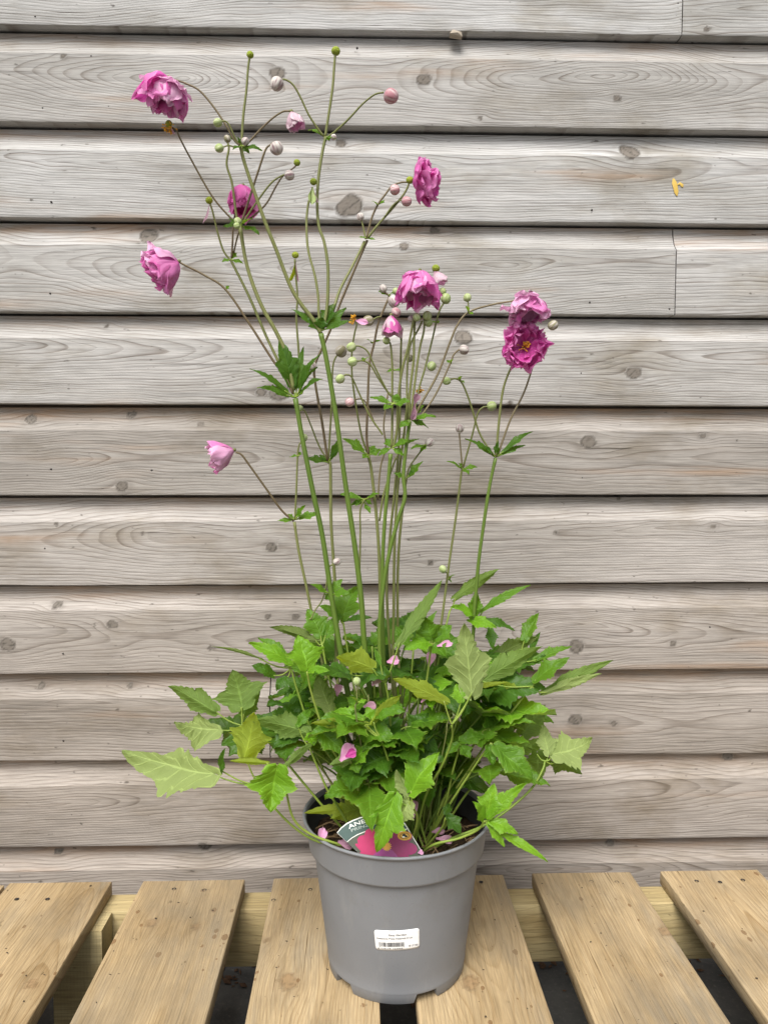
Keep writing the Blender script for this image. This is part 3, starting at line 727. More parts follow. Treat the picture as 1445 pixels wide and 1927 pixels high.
LV = [
 ((488,1478,.86), [(520,1524),(560,1562),(600,1584),(650,1592)], [(402,1458,230,1417,50,'P','pale',.01,1.0),(462,1426,478,1340,38,'U','yel',.0,1.0),(418,1452,424,1408,14,'T','dark',-.01,.5)], .855),
 ((456,1366,.94), [(484,1378),(520,1412),(560,1460),(610,1520)], [(405,1338,317,1291,27,'U','mid',.01,.8),(455,1332,438,1260,46,'U','mid',.02,1.05),(412,1374,328,1360,36,'P','pale',-.02,1.0),(458,1345,490,1298,22,'U','mid',.03,.8),(432,1380,440,1415,18,'U','dark',.02,.8)], .90),
 ((523,1440,.835), [(537,1482),(552,1540),(585,1570),(640,1590)], [(521,1443,509,1528,44,'T','bright',-.012,1.0),(503,1436,432,1432,11,'U','yel',.0,.6),(537,1442,592,1396,14,'U','mid',.02,.6)], .86),
 ((583,1408,.865), [(600,1450),(618,1490),(634,1515)], [(578,1378,476,1357,30,'U','mid',.0,.8),(560,1366,585,1334,16,'T','mid',.02,.6),(584,1380,590,1404,18,'T','bright',-.01,.9),(600,1372,652,1422,26,'T','mid',-.012,.9)], .88),
 ((716,1388,.85), [(727,1420),(738,1460),(742,1500)], [(688,1366,585,1361,21,'U','yel',.0,.8),(702,1360,754,1308,20,'U','yel',.0,.6),(682,1352,628,1340,16,'T','bright',.02,.8),(700,1352,690,1330,14,'T','bright',.01,.8)], .88),
 ((725,1285,.87), [(731,1320),(737,1400),(740,1480)], [(702,1258,632,1236,28,'U','yel',-.01,.9),(750,1212,832,1090,21,'U','mid',.02,.6),(716,1250,706,1222,9,'T','mid',.01,.6)], .89),
 ((850,1364,.815), [(850,1392),(832,1440),(800,1500)], [(888,1306,873,1172,40,'P','pale',.0,1.0),(837,1320,738,1277,21,'U','yel',-.01,.8),(868,1320,858,1286,17,'T','bright',.01,.9),(892,1294,956,1284,8,'U','yel',.01,.5)], .87),
 ((1000,1292,.90), [(962,1340),(915,1400),(862,1478),(825,1525)], [(906,1284,1020,1216,30,'U','mid',.0,.7),(1006,1280,1072,1238,22,'T','mid',-.01,.9),(1024,1302,1154,1242,19,'U','mid',.01,.6),(1026,1304,1132,1268,15,'U','pale',-.01,.6),(976,1306,944,1282,13,'U','yel',.0,.8)], .91),
 ((1025,1432,.89), [(1020,1450),(998,1486),(950,1528),(905,1556),(850,1578)], [(1040,1420,1114,1390,36,'P','pale',.0,1.05),(1032,1420,1022,1362,24,'P','pale',.02,.8),(1046,1434,1094,1456,26,'U','mid',.02,1.0),(1010,1418,1012,1478,26,'U','mid',.02,.9)], .855),
 ((968,1402,.93), [(930,1440),(880,1490)], [(982,1382,1026,1326,34,'U','mid',.02,.8),(955,1392,880,1396,26,'U','mid',.02,.7),(960,1420,1040,1390,20,'U','mid',-.02,.6)], .92),
 ((924,1398,.865), [(890,1446),(838,1526)], [(932,1406,1002,1468,32,'T','mid',-.015,.9),(918,1404,928,1440,20,'T','mid',-.01,.8)], .89),
 ((912,1544,.815), [(898,1562),(862,1578),(815,1590)], [(915,1536,930,1474,26,'T','bright',.01,.9),(919,1536,992,1473,19,'T','bright',-.005,.8),(910,1540,890,1508,17,'T','bright',-.01,.9),(922,1545,974,1570,17,'T','bright',-.01,.9),(918,1552,948,1594,15,'T','bright',-.01,.7),(940,1568,1030,1622,15,'T','bright',-.02,.5)], .845),
 ((778,1520,.815), [(785,1540),(780,1566)], [(772,1490,828,1416,36,'T','bright',.01,.95),(770,1508,742,1550,28,'P','pale',-.012,.9),(742,1498,709,1604,33,'T','bright',-.012,.95),(768,1500,746,1448,16,'P','pale',-.004,.7)], .85),
 ((690,1530,.885), [(702,1545)], [(684,1524,572,1530,16,'U','yel',-.01,.7),(692,1518,622,1540,28,'U','yel',-.012,.8),(694,1502,612,1492,15,'U','yel',.0,.8)], .87),
 ((770,1386,.875), [(768,1430),(764,1490)], [(772,1384,824,1413,30,'T','dark',-.01,.9),(776,1380,806,1342,28,'T','dark',.01,.9),(768,1382,736,1394,20,'T','dark',-.005,.8)], .90),
 ((866,1400,.87), [(852,1450),(835,1520)], [(868,1394,918,1386,20,'T','mid',.01,.9),(868,1404,884,1428,16,'T','mid',-.01,.9),(862,1400,838,1420,14,'T','mid',-.01,.8)], .90),
 ((838,1540,.85), [(830,1560)], [(842,1536,866,1570,17,'T','dark',-.01,.9),(838,1532,846,1512,12,'T','dark',.01,.8)], .87),
 ((668,1440,.845), [(672,1480),(690,1530)], [(668,1432,698,1404,22,'T','bright',.0,.9),(666,1436,674,1456,16,'T','mid',-.01,.8),(660,1432,620,1440,16,'U','mid',.0,.8)], .87),
 ((578,1264,.86), [(588,1310),(620,1400),(680,1500)], [(577,1258,560,1196,37,'T','bright',.02,1.0),(582,1264,620,1262,13,'T','bright',-.01,.7)], .89),
 ((548,1258,.90), [(560,1300),(590,1380),(660,1480)], [(546,1248,468,1210,22,'T','bright',.0,.8),(542,1240,486,1200,18,'T','mid',.03,.8),(490,1240,398,1217,6,'U','dark',.02,.4),(516,1272,474,1252,20,'T','dark',-.01,.7),(540,1275,520,1300,18,'T','dark',-.01,.8)], .90),
 ((622,1340,.885), [(640,1400),(670,1480)], [(622,1336,598,1268,30,'U','dark',.01,.8)], .89),
 ((606,1212,.93), [(620,1280),(660,1420)], [(596,1206,508,1180,16,'U','dark',.0,.6),(604,1196,578,1146,26,'T','mid',.02,.9),(612,1196,640,1160,20,'T','mid',.02,.8)], .92),
 ((646,1172,.95), [(660,1260),(690,1420)], [(642,1164,672,1104,28,'T','mid',.02,.9),(650,1168,700,1162,12,'T','dark',-.01,.6),(640,1162,600,1140,16,'T','mid',.0,.8)], .93),
 ((846,1150,.97), [(830,1220),(800,1380)], [(856,1126,938,1071,19,'U','mid',.0,.6)], .94),
 ((896,1164,.95), [(880,1240),(830,1400)], [(906,1152,998,1101,17,'T','mid',.0,.6),(888,1158,848,1142,18,'T','bright',-.02,.9),(884,1166,934,1182,17,'T','bright',-.03,.8),(892,1158,897,1112,17,'T','mid',.0,.8),(912,1166,968,1188,14,'T','dark',.0,.7),(922,1184,926,1222,14,'T','dark',-.02,.8)], .94),
 ((975,1240,.96), [(940,1320),(870,1440)], [(986,1204,1013,1153,19,'T','mid',.02,.8),(930,1238,1012,1198,24,'U','dark',.0,.7),(1008,1242,1076,1216,16,'T','mid',.01,.7),(996,1226,1016,1190,10,'T','dark',.01,.6)], .93),
 ((812,1210,.90), [(800,1300),(780,1420)], [(812,1200,800,1160,26,'T','mid',.0,.9),(820,1206,850,1176,20,'T','mid',.01,.9),(806,1210,760,1224,22,'T','bright',-.02,.9),(816,1214,840,1236,18,'T','mid',-.02,.9)], .92),
 ((778,1222,.93), [(772,1300),(765,1420)], [(782,1216,822,1150,16,'T','mid',.01,.6),(770,1216,740,1176,16,'T','mid',.01,.8)], .93),
 ((700,1216,.93), [(705,1300),(715,1420)], [(702,1210,720,1186,18,'T','mid',.0,.8),(694,1212,660,1200,16,'T','dark',.0,.8)], .93),
]
# ---- petals and flowers
def petal_mesh(base, axis, rad, L, W, th0, th1, ruf, seed, cup=.35, notch=.0):
    rs = random.Random(seed); rows, cols = 14, 10; tan = axis.cross(rad).normalized(); V = []; F = []; UV = []
    p = Vector(base); nph = rs.uniform(0, 90); tw = rs.uniform(-.35, .35)
    for i in range(rows + 1):
        t = i / rows; th = th0 + (th1 - th0) * t ** .8
        dv = axis * math.cos(th) + rad * math.sin(th); nrm = (rad * math.cos(th) - axis * math.sin(th))
        if i: p = p + dv * (L / rows)
        q = min(1., t / .62); wd = W * (.24 + .82 * q * q * (3 - 2 * q)) * math.sqrt(max(.05, 1 - .93 * max(0., (t - .74) / .26) ** 2))
        ct, st_ = math.cos(tw * t), math.sin(tw * t); tv = tan * ct + nrm * st_
        for k in range(cols + 1):
            kk = k / cols * 2 - 1
            nz = float(vn(t * 2.6 + nph, kk * 2.2, 520)) * t + .45 * float(vn(t * 4.2 + nph, kk * 3.6, 523)) * t * t
            along = L * (.10 * float(vn(kk * 3.5 + nph, 0, 527)) * t ** 3 - .08 * kk * kk * t ** 3)
            V.append(p + tv * (kk * wd) - nrm * (cup * wd * kk * kk - ruf * W * nz * 1.25) + dv * along); UV.append((k / cols, t))
    n = cols + 1
    for i in range(rows):
        for k in range(cols):
            q = i * n + k; F.append((q, q + n, q + n + 1, q + 1))
    return mesh('petal', V, F, True, None, UV)
_fs = [100]
def imgdir(dx, dy, dc):
    return (RT * dx - UP * dy - FW * dc).normalized()
def flower(x, y, d, ax, n, L, W, a0, a1, ruf=.5, mats=('pink',), jit=.25, stam=False, label=None, layers=2, frill=0):
    b = P(x, y, d); g = empty('flower', b, plant); axis = imgdir(*ax); k0 = axis.orthogonal().normalized(); k1 = axis.cross(k0)
    s_ = d / FPX
    for i in range(n):
        _fs[0] += 1; rs = random.Random(_fs[0] * 13)
        a = 6.28318 * (i * .381966 + rs.uniform(-.03, .03)); lay = i / n
        rad = k0 * math.cos(a) + k1 * math.sin(a)
        th0 = math.radians(a0) * (1 - .30 * lay * (layers > 1)) + rs.uniform(-jit, jit) * .6; th1 = math.radians(a1) * (1 - .35 * lay) + rs.uniform(-jit, jit)
        me = petal_mesh(b + rad * .0015 + axis * (.002 * lay), axis, rad, L * s_ * rs.uniform(.85, 1.1) * (1 - .12 * lay), W * s_ * rs.uniform(.8, 1.15), th0, th1, ruf, _fs[0])
        link('petal', me, g, M[mats[i % len(mats)]])
    for i in range(frill):
        _fs[0] += 1; rs = random.Random(_fs[0] * 17); a = rs.uniform(0, 6.28318); rad = k0 * math.cos(a) + k1 * math.sin(a)
        th = math.radians(rs.uniform(15, max(a0, 60)))
        me = petal_mesh(b + rad * .002 + axis * (L * s_ * rs.uniform(.05, .35)), axis, rad, L * s_ * rs.uniform(.5, .75), W * s_ * rs.uniform(.75, 1.05), th, th + math.radians(rs.uniform(-60, 40)), ruf, _fs[0], .2)
        link('petal', me, g, M[mats[(i + 1) % len(mats)]])
    if stam: stamens(g, b + axis * .006, axis, .008, 26)
    V, F = sphere(b - axis * .001, .0022, axis, 8, 6); link('receptacle', mesh('receptacle', V, F), g, M['so'])
    return g
def sphere(c, r, axis, ns=12, nl=8, elong=1.0):
    k0 = axis.orthogonal().normalized(); k1 = axis.cross(k0); V = []; F = []
    for j in range(nl + 1):
        ph = math.pi * j / nl
        for k in range(ns):
            a = 6.28318 * k / ns; V.append(c + axis * (-math.cos(ph) * r * elong) + (k0 * math.cos(a) + k1 * math.sin(a)) * (math.sin(ph) * r))
    for j in range(nl):
        for k in range(ns):
            q = j * ns + k; s_ = j * ns + (k + 1) % ns; F.append((q, s_, s_ + ns, q + ns))
    return V, F
def stamens(g, c, axis, L, n, spread=.9):
    V = []; F = []; k0 = axis.orthogonal().normalized(); k1 = axis.cross(k0)
    for i in range(n):
        a = random.uniform(0, 6.28); s_ = random.uniform(.3, spread); dv = (axis * random.uniform(.1, 1) + (k0 * math.cos(a) + k1 * math.sin(a)) * s_).normalized()
        tp = c + dv * L * random.uniform(.7, 1.1); v2, f2 = tube([c, c.lerp(tp, .6), tp], .00022, .0002, 4, 1, False); n0 = len(V); V += v2; F += [tuple(n0 + q for q in f) for f in f2]
        v2, f2 = sphere(tp, .0008, dv, 6, 4, 1.4); n0 = len(V); V += v2; F += [tuple(n0 + q for q in f) for f in f2]
    o = link('stamens', mesh('stamens', V, F), g, M['stamen']); o['kind'] = 'stuff'
# ---- buds
def bud(x, y, r, kind, sx, sy, d):
    c = P(x, y, d); s_ = P(sx, sy, d); axis = (c - s_); axis = axis.normalized() if axis.length > 1e-6 else Vector((0, 0, 1))
    R = r / FPX * d * random.uniform(.82, .96)
    k0 = axis.orthogonal().normalized(); k1 = axis.cross(k0); V = []; F = []; seam = []; la = []
    ns, nl = 30, 12; ph0 = random.uniform(0, 6.28)
    if kind == 's':
        V, F = sphere(c, R, axis, 16, 12, .92)
        rs = random.Random(int(x)); V = [c + (v - c) * (1 + rs.uniform(-.035, .035)) for v in V]
        o = link('seed_head', mesh('seed_head', V, F), plant, M['head']); return o
    for j in range(nl + 1):
        ph = math.pi * j / nl; t = j / nl
        for k in range(ns):
            a = 6.28318 * k / ns; tw = a + ph0 + .5 * t
            f = (tw * 5 / 6.28318) % 1; sm = max(max(0, 1 - min(f, 1 - f) / .13), min(1, max(0, 3.2 * float(vn(tw * 5.2, t * 1.1, 611 + int(x) % 9)) - .1))) * math.sin(ph) ** .5
            rr = R * math.sin(ph) ** .85 * (1 + .09 * (f - .5) - .09 * sm + .16 * math.cos(a - ph0) * (t - .3) + .05 * math.sin(2 * a + ph0)) * (1.04 - .10 * t)
            V.append(c + axis * (-math.cos(ph) * R * 1.0) + (k0 * math.cos(a) + k1 * math.sin(a)) * rr); seam.append(sm); la.append(t)
    for j in range(nl):
        for k in range(ns):
            q = j * ns + k; s2 = j * ns + (k + 1) % ns; F.append((q, s2, s2 + ns, q + ns))
    return link('bud', mesh('bud', V, F, True, dict(seam=seam, lat=la)), plant, M[{'g': 'bg', 'w': 'bw', 'p': 'bp', 'd': 'bd'}[kind]])
def bract(x, y, d, lst, mat='mid'):
    """small stem leaves round a node: (tip x, tip y, half width px[, side])"""
    n0 = P(x, y, d); g = empty('bract', n0, plant)
    for q in lst:
        tx, ty, hw = q[:3]; side = q[3] if len(q) > 3 else 'T'; dd = q[4] if len(q) > 4 else random.uniform(-.02, .01)
        bx, by = x + (tx - x) * .22, y + (ty - y) * .22
        b = P(bx, by, d + dd * .2); t = P(tx, ty, d + dd)
        petiole(g, [n0, n0.lerp(b, .5), b + (t - b) * .03], .0011, .0008, 'sp', 'petiolule')
        leaflet(g, b, t, hw / FPX * d * 1.1, side, mat, .85, .3, None, 6)
    return g

# ================================================================== the plant itself
DO = .030
# main stems (from the bottom up)
stem([(660,1330),(640,1220),(625,1130),(607,1010),(590,930),(570,830),(556,750)], .925, .93, 6.0, 4.5, 'sg', soil=(-.02, -.005))
stem([(700,1330),(686,1215),(680,1130),(668,1030),(650,910),(632,780),(615,680),(604,628)], .915, .90, 6.0, 4.5, 'sg', soil=(-.008, -.012))
# from the left node
stem([(552,742),(534,704),(515,680),(470,610),(425,545),(385,518),(348,499),(336,492)], .93, .90, 2.6, 1.8, 'sb')
stem([(550,735),(520,672),(500,630),(470,560),(440,500),(434,488)], .935, .95, 3.0, 2.4, 'so')
stem([(553,735),(540,670),(520,625),(490,570),(465,500),(452,426)], .93, .92, 4.2, 3.4, 'so')
# left upper node and its fan
stem([(450,424),(437,413),(400,370),(360,300),(340,262),(333,246),(324,240)], .92, .885, 2.0, 1.5, 'sb')
stem([(450,420),(445,405),(437,345),(427,310),(431,280),(428,266)], .92, .91, 2.4, 2.0, 'so')
stem([(455,418),(470,372),(487,320),(500,282),(510,272),(516,268)], .92, .90, 2.2, 1.7, 'sb')
stem([(458,418),(480,385),(510,345),(532,330),(538,330)], .92, .91, 2.0, 1.6, 'so')
stem([(470,412),(500,385),(520,350),(532,332),(545,322),(557,312)], .925, .915, 1.8, 1.4, 'sb')
stem([(436,486),(438,455),(439,430),(444,395),(452,368)], .95, .94, 1.9, 1.5, 'sb')
stem([(452,430),(446,450),(440,476)], .935, .95, 1.6, 1.6, 'sb')
stem([(434,490),(420,470),(408,430),(401,400),(396,384)], .95, .94, 2.0, 1.7, 'so')
# second main fork
stem([(604,628),(588,600),(565,570),(545,535),(520,470),(500,420),(475,350),(460,305),(453,276)], .90, .88, 4.2, 3.2, 'so')
stem([(605,622),(600,590),(599,560),(593,520),(580,470),(577,420),(580,385),(584,374)], .90, .91, 2.6, 2.2, 'so')
stem([(608,620),(614,590),(617,555),(617,500),(610,455),(600,425),(597,380),(600,330),(607,285),(613,258)], .90, .92, 3.2, 2.8, 'so')
stem([(612,615),(625,590),(640,545),(662,503),(686,455)], .90, .93, 3.0, 2.4, 'so')
stem([(617,868),(606,794),(594,725),(592,690),(606,656),(623,618),(640,572),(664,515),(691,452)], .97, .935, 2.6, 2.2, 'sb')
# top left fan
stem([(452,274),(440,262),(425,235),(400,198),(375,170),(352,158),(336,152),(320,148)], .88, .87, 2.2, 1.7, 'sb')
stem([(450,272),(442,258),(432,236),(424,228),(417,229)], .88, .87, 1.8, 1.5, 'so')
stem([(455,272),(458,220),(464,170),(467,130),(470,108)], .88, .87, 2.5, 2.0, 'so')
stem([(459,272),(470,266),(490,244),(515,221),(533,210),(545,209)], .88, .865, 2.1, 1.6, 'sb')
stem([(450,276),(440,276),(430,274),(420,277)], .88, .87, 1.5, 1.3, 'so')
# top middle fan
stem([(612,258),(618,220),(626,165),(629,125),(631,102)], .92, .91, 2.6, 2.2, 'so')
stem([(609,256),(595,238),(580,214),(566,184),(552,160),(537,150),(526,152)], .92, .90, 2.1, 1.6, 'so')
stem([(616,258),(630,248),(655,225),(682,196),(705,178),(722,174)], .92, .90, 2.1, 1.6, 'so')
# right upper fan
stem([(688,450),(684,430),(680,414)], .93, .93, 1.7, 1.4, 'so')
stem([(690,448),(699,412),(711,385),(725,366),(738,350),(757,343),(775,344)], .93, .92, 2.1, 1.6, 'sb')
stem([(692,448),(712,422),(737,394),(758,368),(767,352),(770,343)], .93, .92, 2.3, 1.8, 'so')
stem([(724,408),(738,388),(750,378),(758,378)], .925, .92, 1.7, 1.4, 'so')
stem([(566,740),(562,660),(558,600),(560,560),(557,520),(555,488)], .95, .95, 2.2, 1.7, 'so')
# thin stem behind the left pair
stem([(640,1320),(632,1130),(628,1060),(623,980),(622,880),(619,870)], .96, .97, 3.4, 3.0, 'so', soil=(-.03, .02))
stem([(618,868),(624,760),(626,695),(631,674),(638,666)], .97, .96, 1.9, 1.5, 'so')
stem([(616,866),(600,838),(585,800),(574,774),(566,770)], .97, .97, 1.7, 1.4, 'so')
# low left flower and bud
stem([(605,1240),(590,1170),(578,1110),(563,1040),(554,982)], .955, .95, 2.8, 2.6, 'so', soil=(-.045, .01))
stem([(553,980),(530,960),(500,918),(470,876),(455,856),(444,851)], .95, .92, 2.3, 1.8, 'sb')
stem([(555,978),(558,920),(560,862),(563,838),(570,830)], .95, .945, 2.0, 1.6, 'so')
# centre bunch
stem([(716,1300),(716,1180),(714,1060),(709,980),(704,930),(698,880),(693,857)], .94, .95, 3.6, 3.0, 'so', soil=(0, .012))
stem([(726,1300),(720,1180),(720,1060),(724,980),(730,912),(735,854)], .925, .91, 4.2, 3.6, 'sg', soil=(.004, 0))
stem([(722,1300),(714,1190),(722,1100),(735,1030),(750,975),(762,935),(759,895),(764,843),(771,790)], .91, .90, 4.4, 3.6, 'sg', soil=(.01, -.01))
stem([(738,1280),(728,1120),(732,1030),(741,940),(748,870),(752,800),(753,722),(755,640),(757,618)], .94, .93, 3.0, 2.0, 'so', soil=(.012, .01))
stem([(742,1280),(741,1140),(742,1040),(746,950),(752,880),(761,810),(768,740)], .935, .93, 3.2, 2.4, 'so', soil=(.016, .004))
stem([(752,1280),(748,1140),(750,1040),(757,960),(764,900)], .95, .93, 3.0, 2.6, 'so', soil=(.022, .01))
stem([(676,1100),(678,1010),(678,960),(686,940)], .96, .95, 2.0, 1.6, 'so')
stem([(714,980),(722,930),(738,880),(746,860)], .945, .94, 2.2, 1.8, 'so')
stem([(711,940),(716,880),(726,840),(722,800),(730,740)], .95, .94, 1.8, 1.6, 'sb')
stem([(693,855),(690,820),(692,757),(695,688),(704,646),(712,608),(726,573),(732,558),(724,550)], .95, .94, 2.6, 1.9, 'sb')
stem([(737,842),(738,791),(738,722),(738,688),(735,650),(730,643)], .91, .91, 2.6, 1.9, 'so')
stem([(740,842),(747,809),(749,753),(757,695),(768,653),(777,608),(783,590)], .91, .89, 2.8, 2.2, 'so')
stem([(770,790),(771,740),(778,680),(779,640),(781,600),(786,590)], .90, .895, 2.8, 2.2, 'so')
stem([(773,790),(778,740),(789,660),(797,625),(799,601)], .90, .90, 2.6, 2.0, 'so')
stem([(766,790),(766,700),(772,650),(788,618),(794,604)], .905, .91, 2.2, 1.8, 'so')
stem([(755,640),(750,620),(748,606)], .93, .92, 2.0, 1.7, 'so')
stem([(778,786),(787,736),(799,695),(813,640),(821,605),(828,582),(835,570)], .90, .91, 2.1, 1.7, 'so')
stem([(780,790),(790,764),(823,705),(847,643),(861,611),(882,587),(927,573),(968,566)], .90, .90, 2.5, 1.8, 'sb')
stem([(784,792),(799,774),(823,736),(847,684),(854,667),(866,656)], .90, .90, 2.0, 1.6, 'sb')
stem([(882,590),(881,575),(880,565)], .90, .90, 1.6, 1.3, 'so')
stem([(736,742),(730,738),(712,712),(698,688),(684,679),(670,680)], .90, .89, 1.9, 1.6, 'so')
stem([(736,746),(728,735),(706,692),(692,662),(678,652),(668,651)], .90, .885, 1.9, 1.6, 'so')
stem([(720,818),(716,812),(695,781),(674,736),(662,710),(652,705),(646,708)], .91, .90, 2.0, 1.6, 'so')
stem([(706,800),(702,790),(690,760),(680,751),(666,752)], .92, .91, 1.7, 1.4, 'sb')
stem([(690,850),(678,809),(664,722),(662,667),(667,629),(671,612),(669,604)], .95, .93, 2.0, 1.5, 'so')
stem([(716,596),(708,598),(700,603)], .94, .935, 1.6, 1.4, 'so')
stem([(763,905),(770,880),(785,858),(798,842),(804,836)], .92, .92, 1.8, 1.5, 'so')
# right group
stem([(880,1260),(893,1140),(900,1060),(908,1000),(920,920),(932,862)], .945, .94, 4.0, 3.2, 'sg', soil=(.04, .0))
stem([(933,860),(938,800),(945,740),(955,706),(966,684)], .94, .93, 2.6, 2.1, 'so')
stem([(935,860),(960,790),(985,740),(1000,696),(1010,660),(1025,625)], .945, .95, 2.2, 1.6, 'sb')
stem([(930,858),(915,838),(900,810),(885,760),(870,722),(858,713),(848,714)], .94, .93, 2.1, 1.7, 'so')
stem([(820,1240),(832,1160),(845,1060),(858,970),(868,890),(871,880)], .97, .98, 2.6, 2.2, 'so', soil=(.02, .03))
stem([(871,880),(888,820),(898,780),(908,767),(918,765)], .98, .975, 1.9, 1.6, 'so')
stem([(870,882),(867,850),(864,815)], .98, .98, 1.8, 1.5, 'sb')
stem([(846,1092),(842,1080),(836,1074)], .965, .96, 1.7, 1.3, 'so')
stem([(586,1215),(588,1160),(606,1130),(614,1100),(616,1072),(626,1062)], .94, .93, 1.6, 1.3, 'so', soil=(-.05, 0))
stem([(672,1360),(672,1320),(671,1290)], .85, .85, 1.7, 1.3, 'so', soil=(-.02, -.03))
stem([(836,1400),(842,1360),(858,1345)], .86, .86, 1.5, 1.2, 'so', soil=(.03, -.03))

# buds: x, y, radius, kind, where the stem meets it, distance
for q in ((521,158,14,'w',526,146,.90),(736,181,16,'p',722,174,.90),(521,279,14,'w',514,266,.90),(545,330,10,'w',536,330,.91),(410,231,9,'g',417,229,.87),(413,279,9,'g',421,276,.87),
  (428,261,8,'d',432,270,.875),(462,266,8,'w',455,272,.872),(448,416,8,'g',452,424,.905),(446,425,7,'g',454,424,.90),(678,408,8,'w',680,415,.93),(743,357,10,'p',733,358,.918),(765,379,11,'p',756,378,.915),
  (721,543,9,'w',727,554,.94),(741,567,14,'w',748,580,.915),(745,588,11,'p',752,596,.91),(693,604,11,'d',703,602,.935),(661,653,10,'g',668,651,.885),(642,661,13,'d',636,668,.955),(663,681,10,'g',671,680,.885),
  (640,713,11,'g',647,708,.90),(658,757,10,'p',667,752,.91),(727,641,8,'g',733,645,.91),(839,562,12,'g',834,572,.91),(833,548,8,'g',838,560,.915),(879,560,9,'g',880,568,.90),(873,658,11,'w',864,656,.90),
  (812,689,10,'g',805,697,.905),(771,674,9,'d',776,684,.92),(840,717,9,'g',848,714,.93),(925,764,11,'g',917,765,.975),(865,806,9,'w',864,816,.98),(808,832,10,'w',802,838,.92),(572,824,9,'g',568,832,.945),
  (586,689,11,'w',592,697,.955),(1040,612,11,'d',1026,624,.95),(784,597,9,'g',786,606,.885),(804,594,10,'g',800,602,.895),(806,607,9,'g',799,612,.90),(774,600,8,'w',780,606,.90),(565,768,7,'g',572,774,.97),
  (634,1057,9,'w',626,1062,.93),(833,1071,9,'g',838,1076,.96),(671,1282,9,'g',671,1292,.85),(857,1342,8,'g',850,1350,.86),(628,258,6,'w',620,258,.915),(745,548,8,'g',744,560,.925)): bud(*q)
for q in ((471,103,8,470,112,.87),(632,96,9,631,106,.91),(771,339,8,770,348,.92),(559,306,7,556,313,.915),(590,342,8,589,352,.905),(394,377,8,396,386,.94),(556,480,8,555,490,.95),(820,505,9,818,514,.915),(318,233,8,326,241,.884)):
    bud(q[0], q[1], q[2], 's', q[3], q[4], q[5])

# flowers
flower(318,147,.87, (-.12,1,.12), 22, 80, 25, 98, -8, .55, ('pink','pink','light','mag'), .45, frill=14)
flower(458,350,.94, (.02,1,.1), 12, 66, 22, 88, -18, .35, ('mag','pink','mag'), .22)
flower(336,492,.90, (-.85,.42,.12), 22, 70, 25, 84, 6, .6, ('pink','pink','light','mag'), .45, frill=16)
flower(781,345,.918, (.95,-.02,.25), 20, 52, 22, 100, 44, .55, ('pink','mag','pink'), .35, frill=10)
flower(790,510,.885, (0,1,.22), 20, 80, 19, 90, -8, .5, ('pink','light','pink','mag'), .22, frill=8)
flower(990,554,.90, (.05,1,.25), 17, 70, 24, 90, -4, .6, ('light','pink','light'), .28, frill=8)
flower(984,654,.915, (.02,.12,1), 30, 52, 18, 98, 50, .9, ('mag','mag','pink'), .45, stam=True)
flower(440,847,.92, (-.88,.38,.12), 12, 58, 17, 62, 8, .45, ('light','pink','light'), .25)
flower(736,594,.905, (.05,1,.15), 8, 44, 14, 62, -6, .25, ('stripe','stripe','mag'), .18)
flower(549,211,.865, (.32,1,.1), 7, 38, 14, 58, 4, .25, ('stripe','light','stripe'), .18)
flower(818,510,.915, (.5,.8,.0), 5, 36, 11, 50, 8, .25, ('stripe','light'), .2)
# withered blooms: bare stamens and last petals
def withered(x, y, d, ax, petals, stam, seeds=0):
    b = P(x, y, d); g = empty('withered_flower', b, plant); axis = imgdir(*ax)
    for (dx, dy, L, W, mat) in petals:
        _fs[0] += 1; v = imgdir(dx, dy, .1); rad = (v - axis * v.dot(axis)).normalized(); s_ = d / FPX
        th = math.acos(max(-1, min(1, v.dot(axis)))); link('petal', petal_mesh(b, axis, rad, L * s_, W * s_, th, th + random.uniform(-.2, .3), .5, _fs[0]), g, M[mat])
    if stam: stamens(g, b, axis, stam, 34, 1.2)
withered(320,236,.885, (-.2,1,.3), [(.35,.5,22,4,'wilt')], .0085)
withered(668,603,.93, (-.8,-.3,.3), [(1,.25,26,6,'light')], .007)
withered(394,384,.94, (0,1,0), [(-.15,1,40,5,'wilt')], 0)
withered(588,352,.905, (0,1,.2), [(-.15,1,34,7,'bg'),(.25,1,32,6,'stripe'),(0,1,36,7,'bg')], 0)
withered(556,490,.95, (0,1,.1), [(-.12,1,44,7,'yel'),(.15,1,42,6,'wilt')], 0)
withered(348,178,.872, (1,.2,0), [(.6,.5,20,8,'light')], 0)
withered(780,760,.888, (0,1,.2), [(-.1,1,34,8,'wilt'),(.2,-1,22,8,'wilt')], 0)
withered(790,732,.915, (0,1,.4), [], .005)
# leaves at the nodes
bract(556,748,.93, [(524,638,25,'T',.0),(470,694,11,'T',-.02),(484,730,15,'T',-.03),(606,664,15,'T',-.02),(608,714,15,'T',-.03),(572,652,13,'T',.01),(598,690,11,'E',-.01)], 'dark')
bract(604,622,.90, [(652,580,16),(664,604,12),(548,582,9),(578,598,18),(632,570,20),(606,596,16),(600,612,10)], 'dark')
bract(455,274,.88, [(494,284,8),(428,254,7),(470,290,8),(438,282,6),(446,258,6)], 'dark')
bract(612,257,.92, [(580,244,11),(634,262,8),(620,266,8)], 'mid')
bract(452,424,.92, [(420,426,11),(488,440,12),(476,412,8),(430,412,7)], 'dark')
bract(435,488,.95, [(418,492,8),(446,476,9),(458,496,6)], 'mid')
bract(690,448,.93, [(675,447,6),(706,452,5)], 'mid')
bract(711,385,.925, [(699,379,5),(724,377,6)], 'mid')
bract(618,870,.97, [(575,862,12),(642,822,9),(646,840,9),(600,856,9)], 'dark')
bract(555,978,.95, [(600,966,13),(522,980,8),(575,950,9),(540,968,8)], 'mid')
bract(693,856,.95, [(645,826,16),(720,848,12),(682,862,9),(706,838,10)], 'mid')
